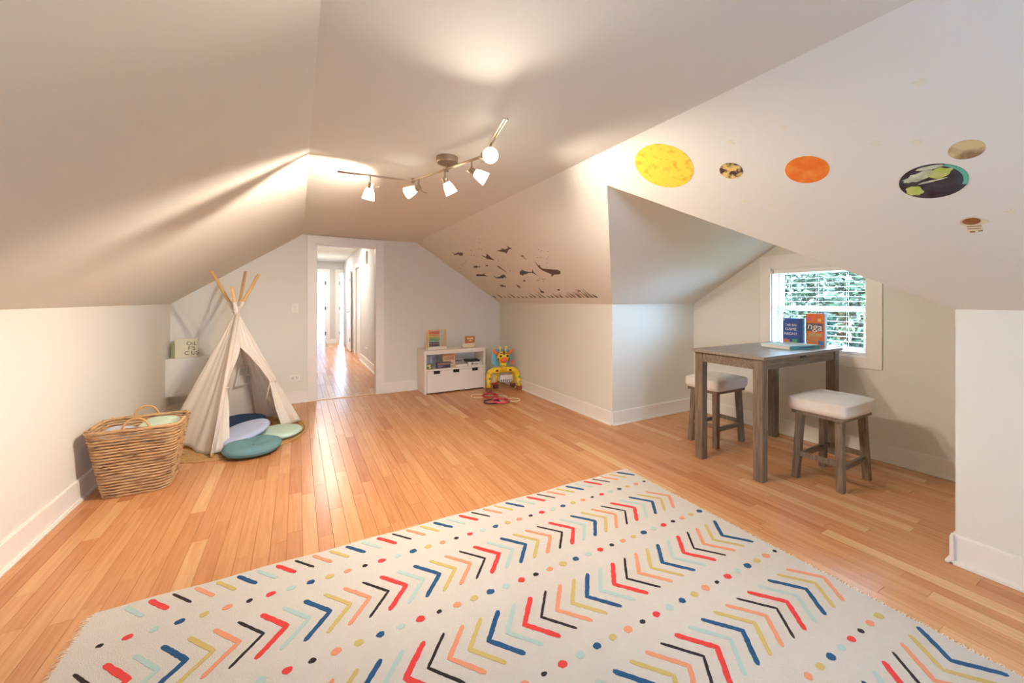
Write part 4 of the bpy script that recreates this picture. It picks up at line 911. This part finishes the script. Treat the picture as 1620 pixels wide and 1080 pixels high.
creature('thin eel decal curving between the fish', (617, 352), [[(574, 326), (592, 328), (604, 340), (630, 358), (657, 380), (650, 378), (622, 360), (598, 346), (588, 336), (578, 334)]], Ink2)
creature('small striped fish decal near the turtle', (398, 334), [ell(392, 334, 20, 10), [(410, 334), (428, 326), (430, 340)]], Ink)
creature('tiny squid decal beside the whale', (800, 252), [ell(792, 242, 14, 8, 16, .4), [(800, 246), (826, 270), (818, 270), (798, 252)]], mat('sea_grey', (150, 132, 118), .6))
creature('tiny crab decal near the eel', (488, 323), [ell(488, 323, 11, 7, 14, 0, .25, 4)], Ink)
creature('small fish decal low beside the seaweed', (622, 497), [ell(618, 496, 20, 8, 16, .25), [(634, 500), (650, 494), (648, 508)]], Ink)
creature('small brown fish decal over the seaweed', (760, 502), [ell(760, 502, 16, 7, 16, .6), [(742, 492), (736, 484), (748, 488)]], Ink2)
creature('round black urchin decal beneath the swordfish', (808, 452), [ell(808, 452, 9, 6, 12, 0, .2, 3)], mat('sea_black', (40, 36, 38), .6))
creature('dark fish decal nosing into the seaweed', (960, 545), [ell(960, 548, 17, 8, 16, .3), [(945, 540), (925, 505), (940, 522), (955, 540)]], Ink3)
creature('small dark fish decal above the tall seaweed', (1275, 540), [ell(1275, 540, 14, 5, 14, .1)], Ink3)
creature('small brown fish decal over the sparse seaweed', (1100, 531), [ell(1100, 531, 12, 7, 14, .1)], Ink2)
rw = random.Random(21)
for k in range(34):                                                   # bubbles
    x, y, wh = rw.choice([(rw.uniform(330, 480), rw.uniform(90, 300), 'above the manta ray'), (rw.uniform(900, 1020), rw.uniform(180, 310), 'above the whale'), (rw.uniform(560, 700), rw.uniform(240, 480), 'around the eel'), (rw.uniform(920, 990), rw.uniform(430, 465), 'under the whale'), (rw.uniform(230, 330), rw.uniform(270, 350), 'under the turtle')])
    creature('tiny bubble decal floating '+wh, (x, y), [ell(x, y, 3.5, 2.6, 8)], Ink2, 'bubble decals', 'bubble_decal')
WC = [mat('weed_olive', (116, 104, 62), .6), mat('weed_brown', (110, 68, 52), .6), mat('weed_dark', (66, 60, 62), .6), mat('weed_coral', (196, 138, 104), .6)]
for k in range(24):                                                   # seaweed clumps along the knee wall
    x = 575+k*37.5+rw.uniform(-9, 9); tall = (.2 if 1270 < x < 1420 else .15 if 860 < x < 1080 else .11)*rw.uniform(.4, 1.25); c = slope_pt(*q5(x, 600)); c = c+EV*.004; blades = []
    for j in range(6):
        a = rw.uniform(-.25, .2); hh = tall*rw.uniform(.35, 1); b0 = rw.uniform(-.022, .022)
        blades.append([(b0-.003, 0), (b0+.003, 0), (b0+a*hh*.5+.004, hh*.5), (b0+a*hh*.8, hh), (b0+a*hh*.5-.003, hh*.5)])
    mm = WC[3] if k in (20, 21) and rw.random() < .6 else WC[rw.randrange(3)]
    sticker('seaweed_decal', {'weed_olive': 'olive', 'weed_brown': 'reddish brown', 'weed_dark': 'dark grey', 'weed_coral': 'coral pink'}[mm.name]+' seaweed clump decal along the bottom edge of slope', 'wall decal', c, blades, mm, 'seaweed decals')
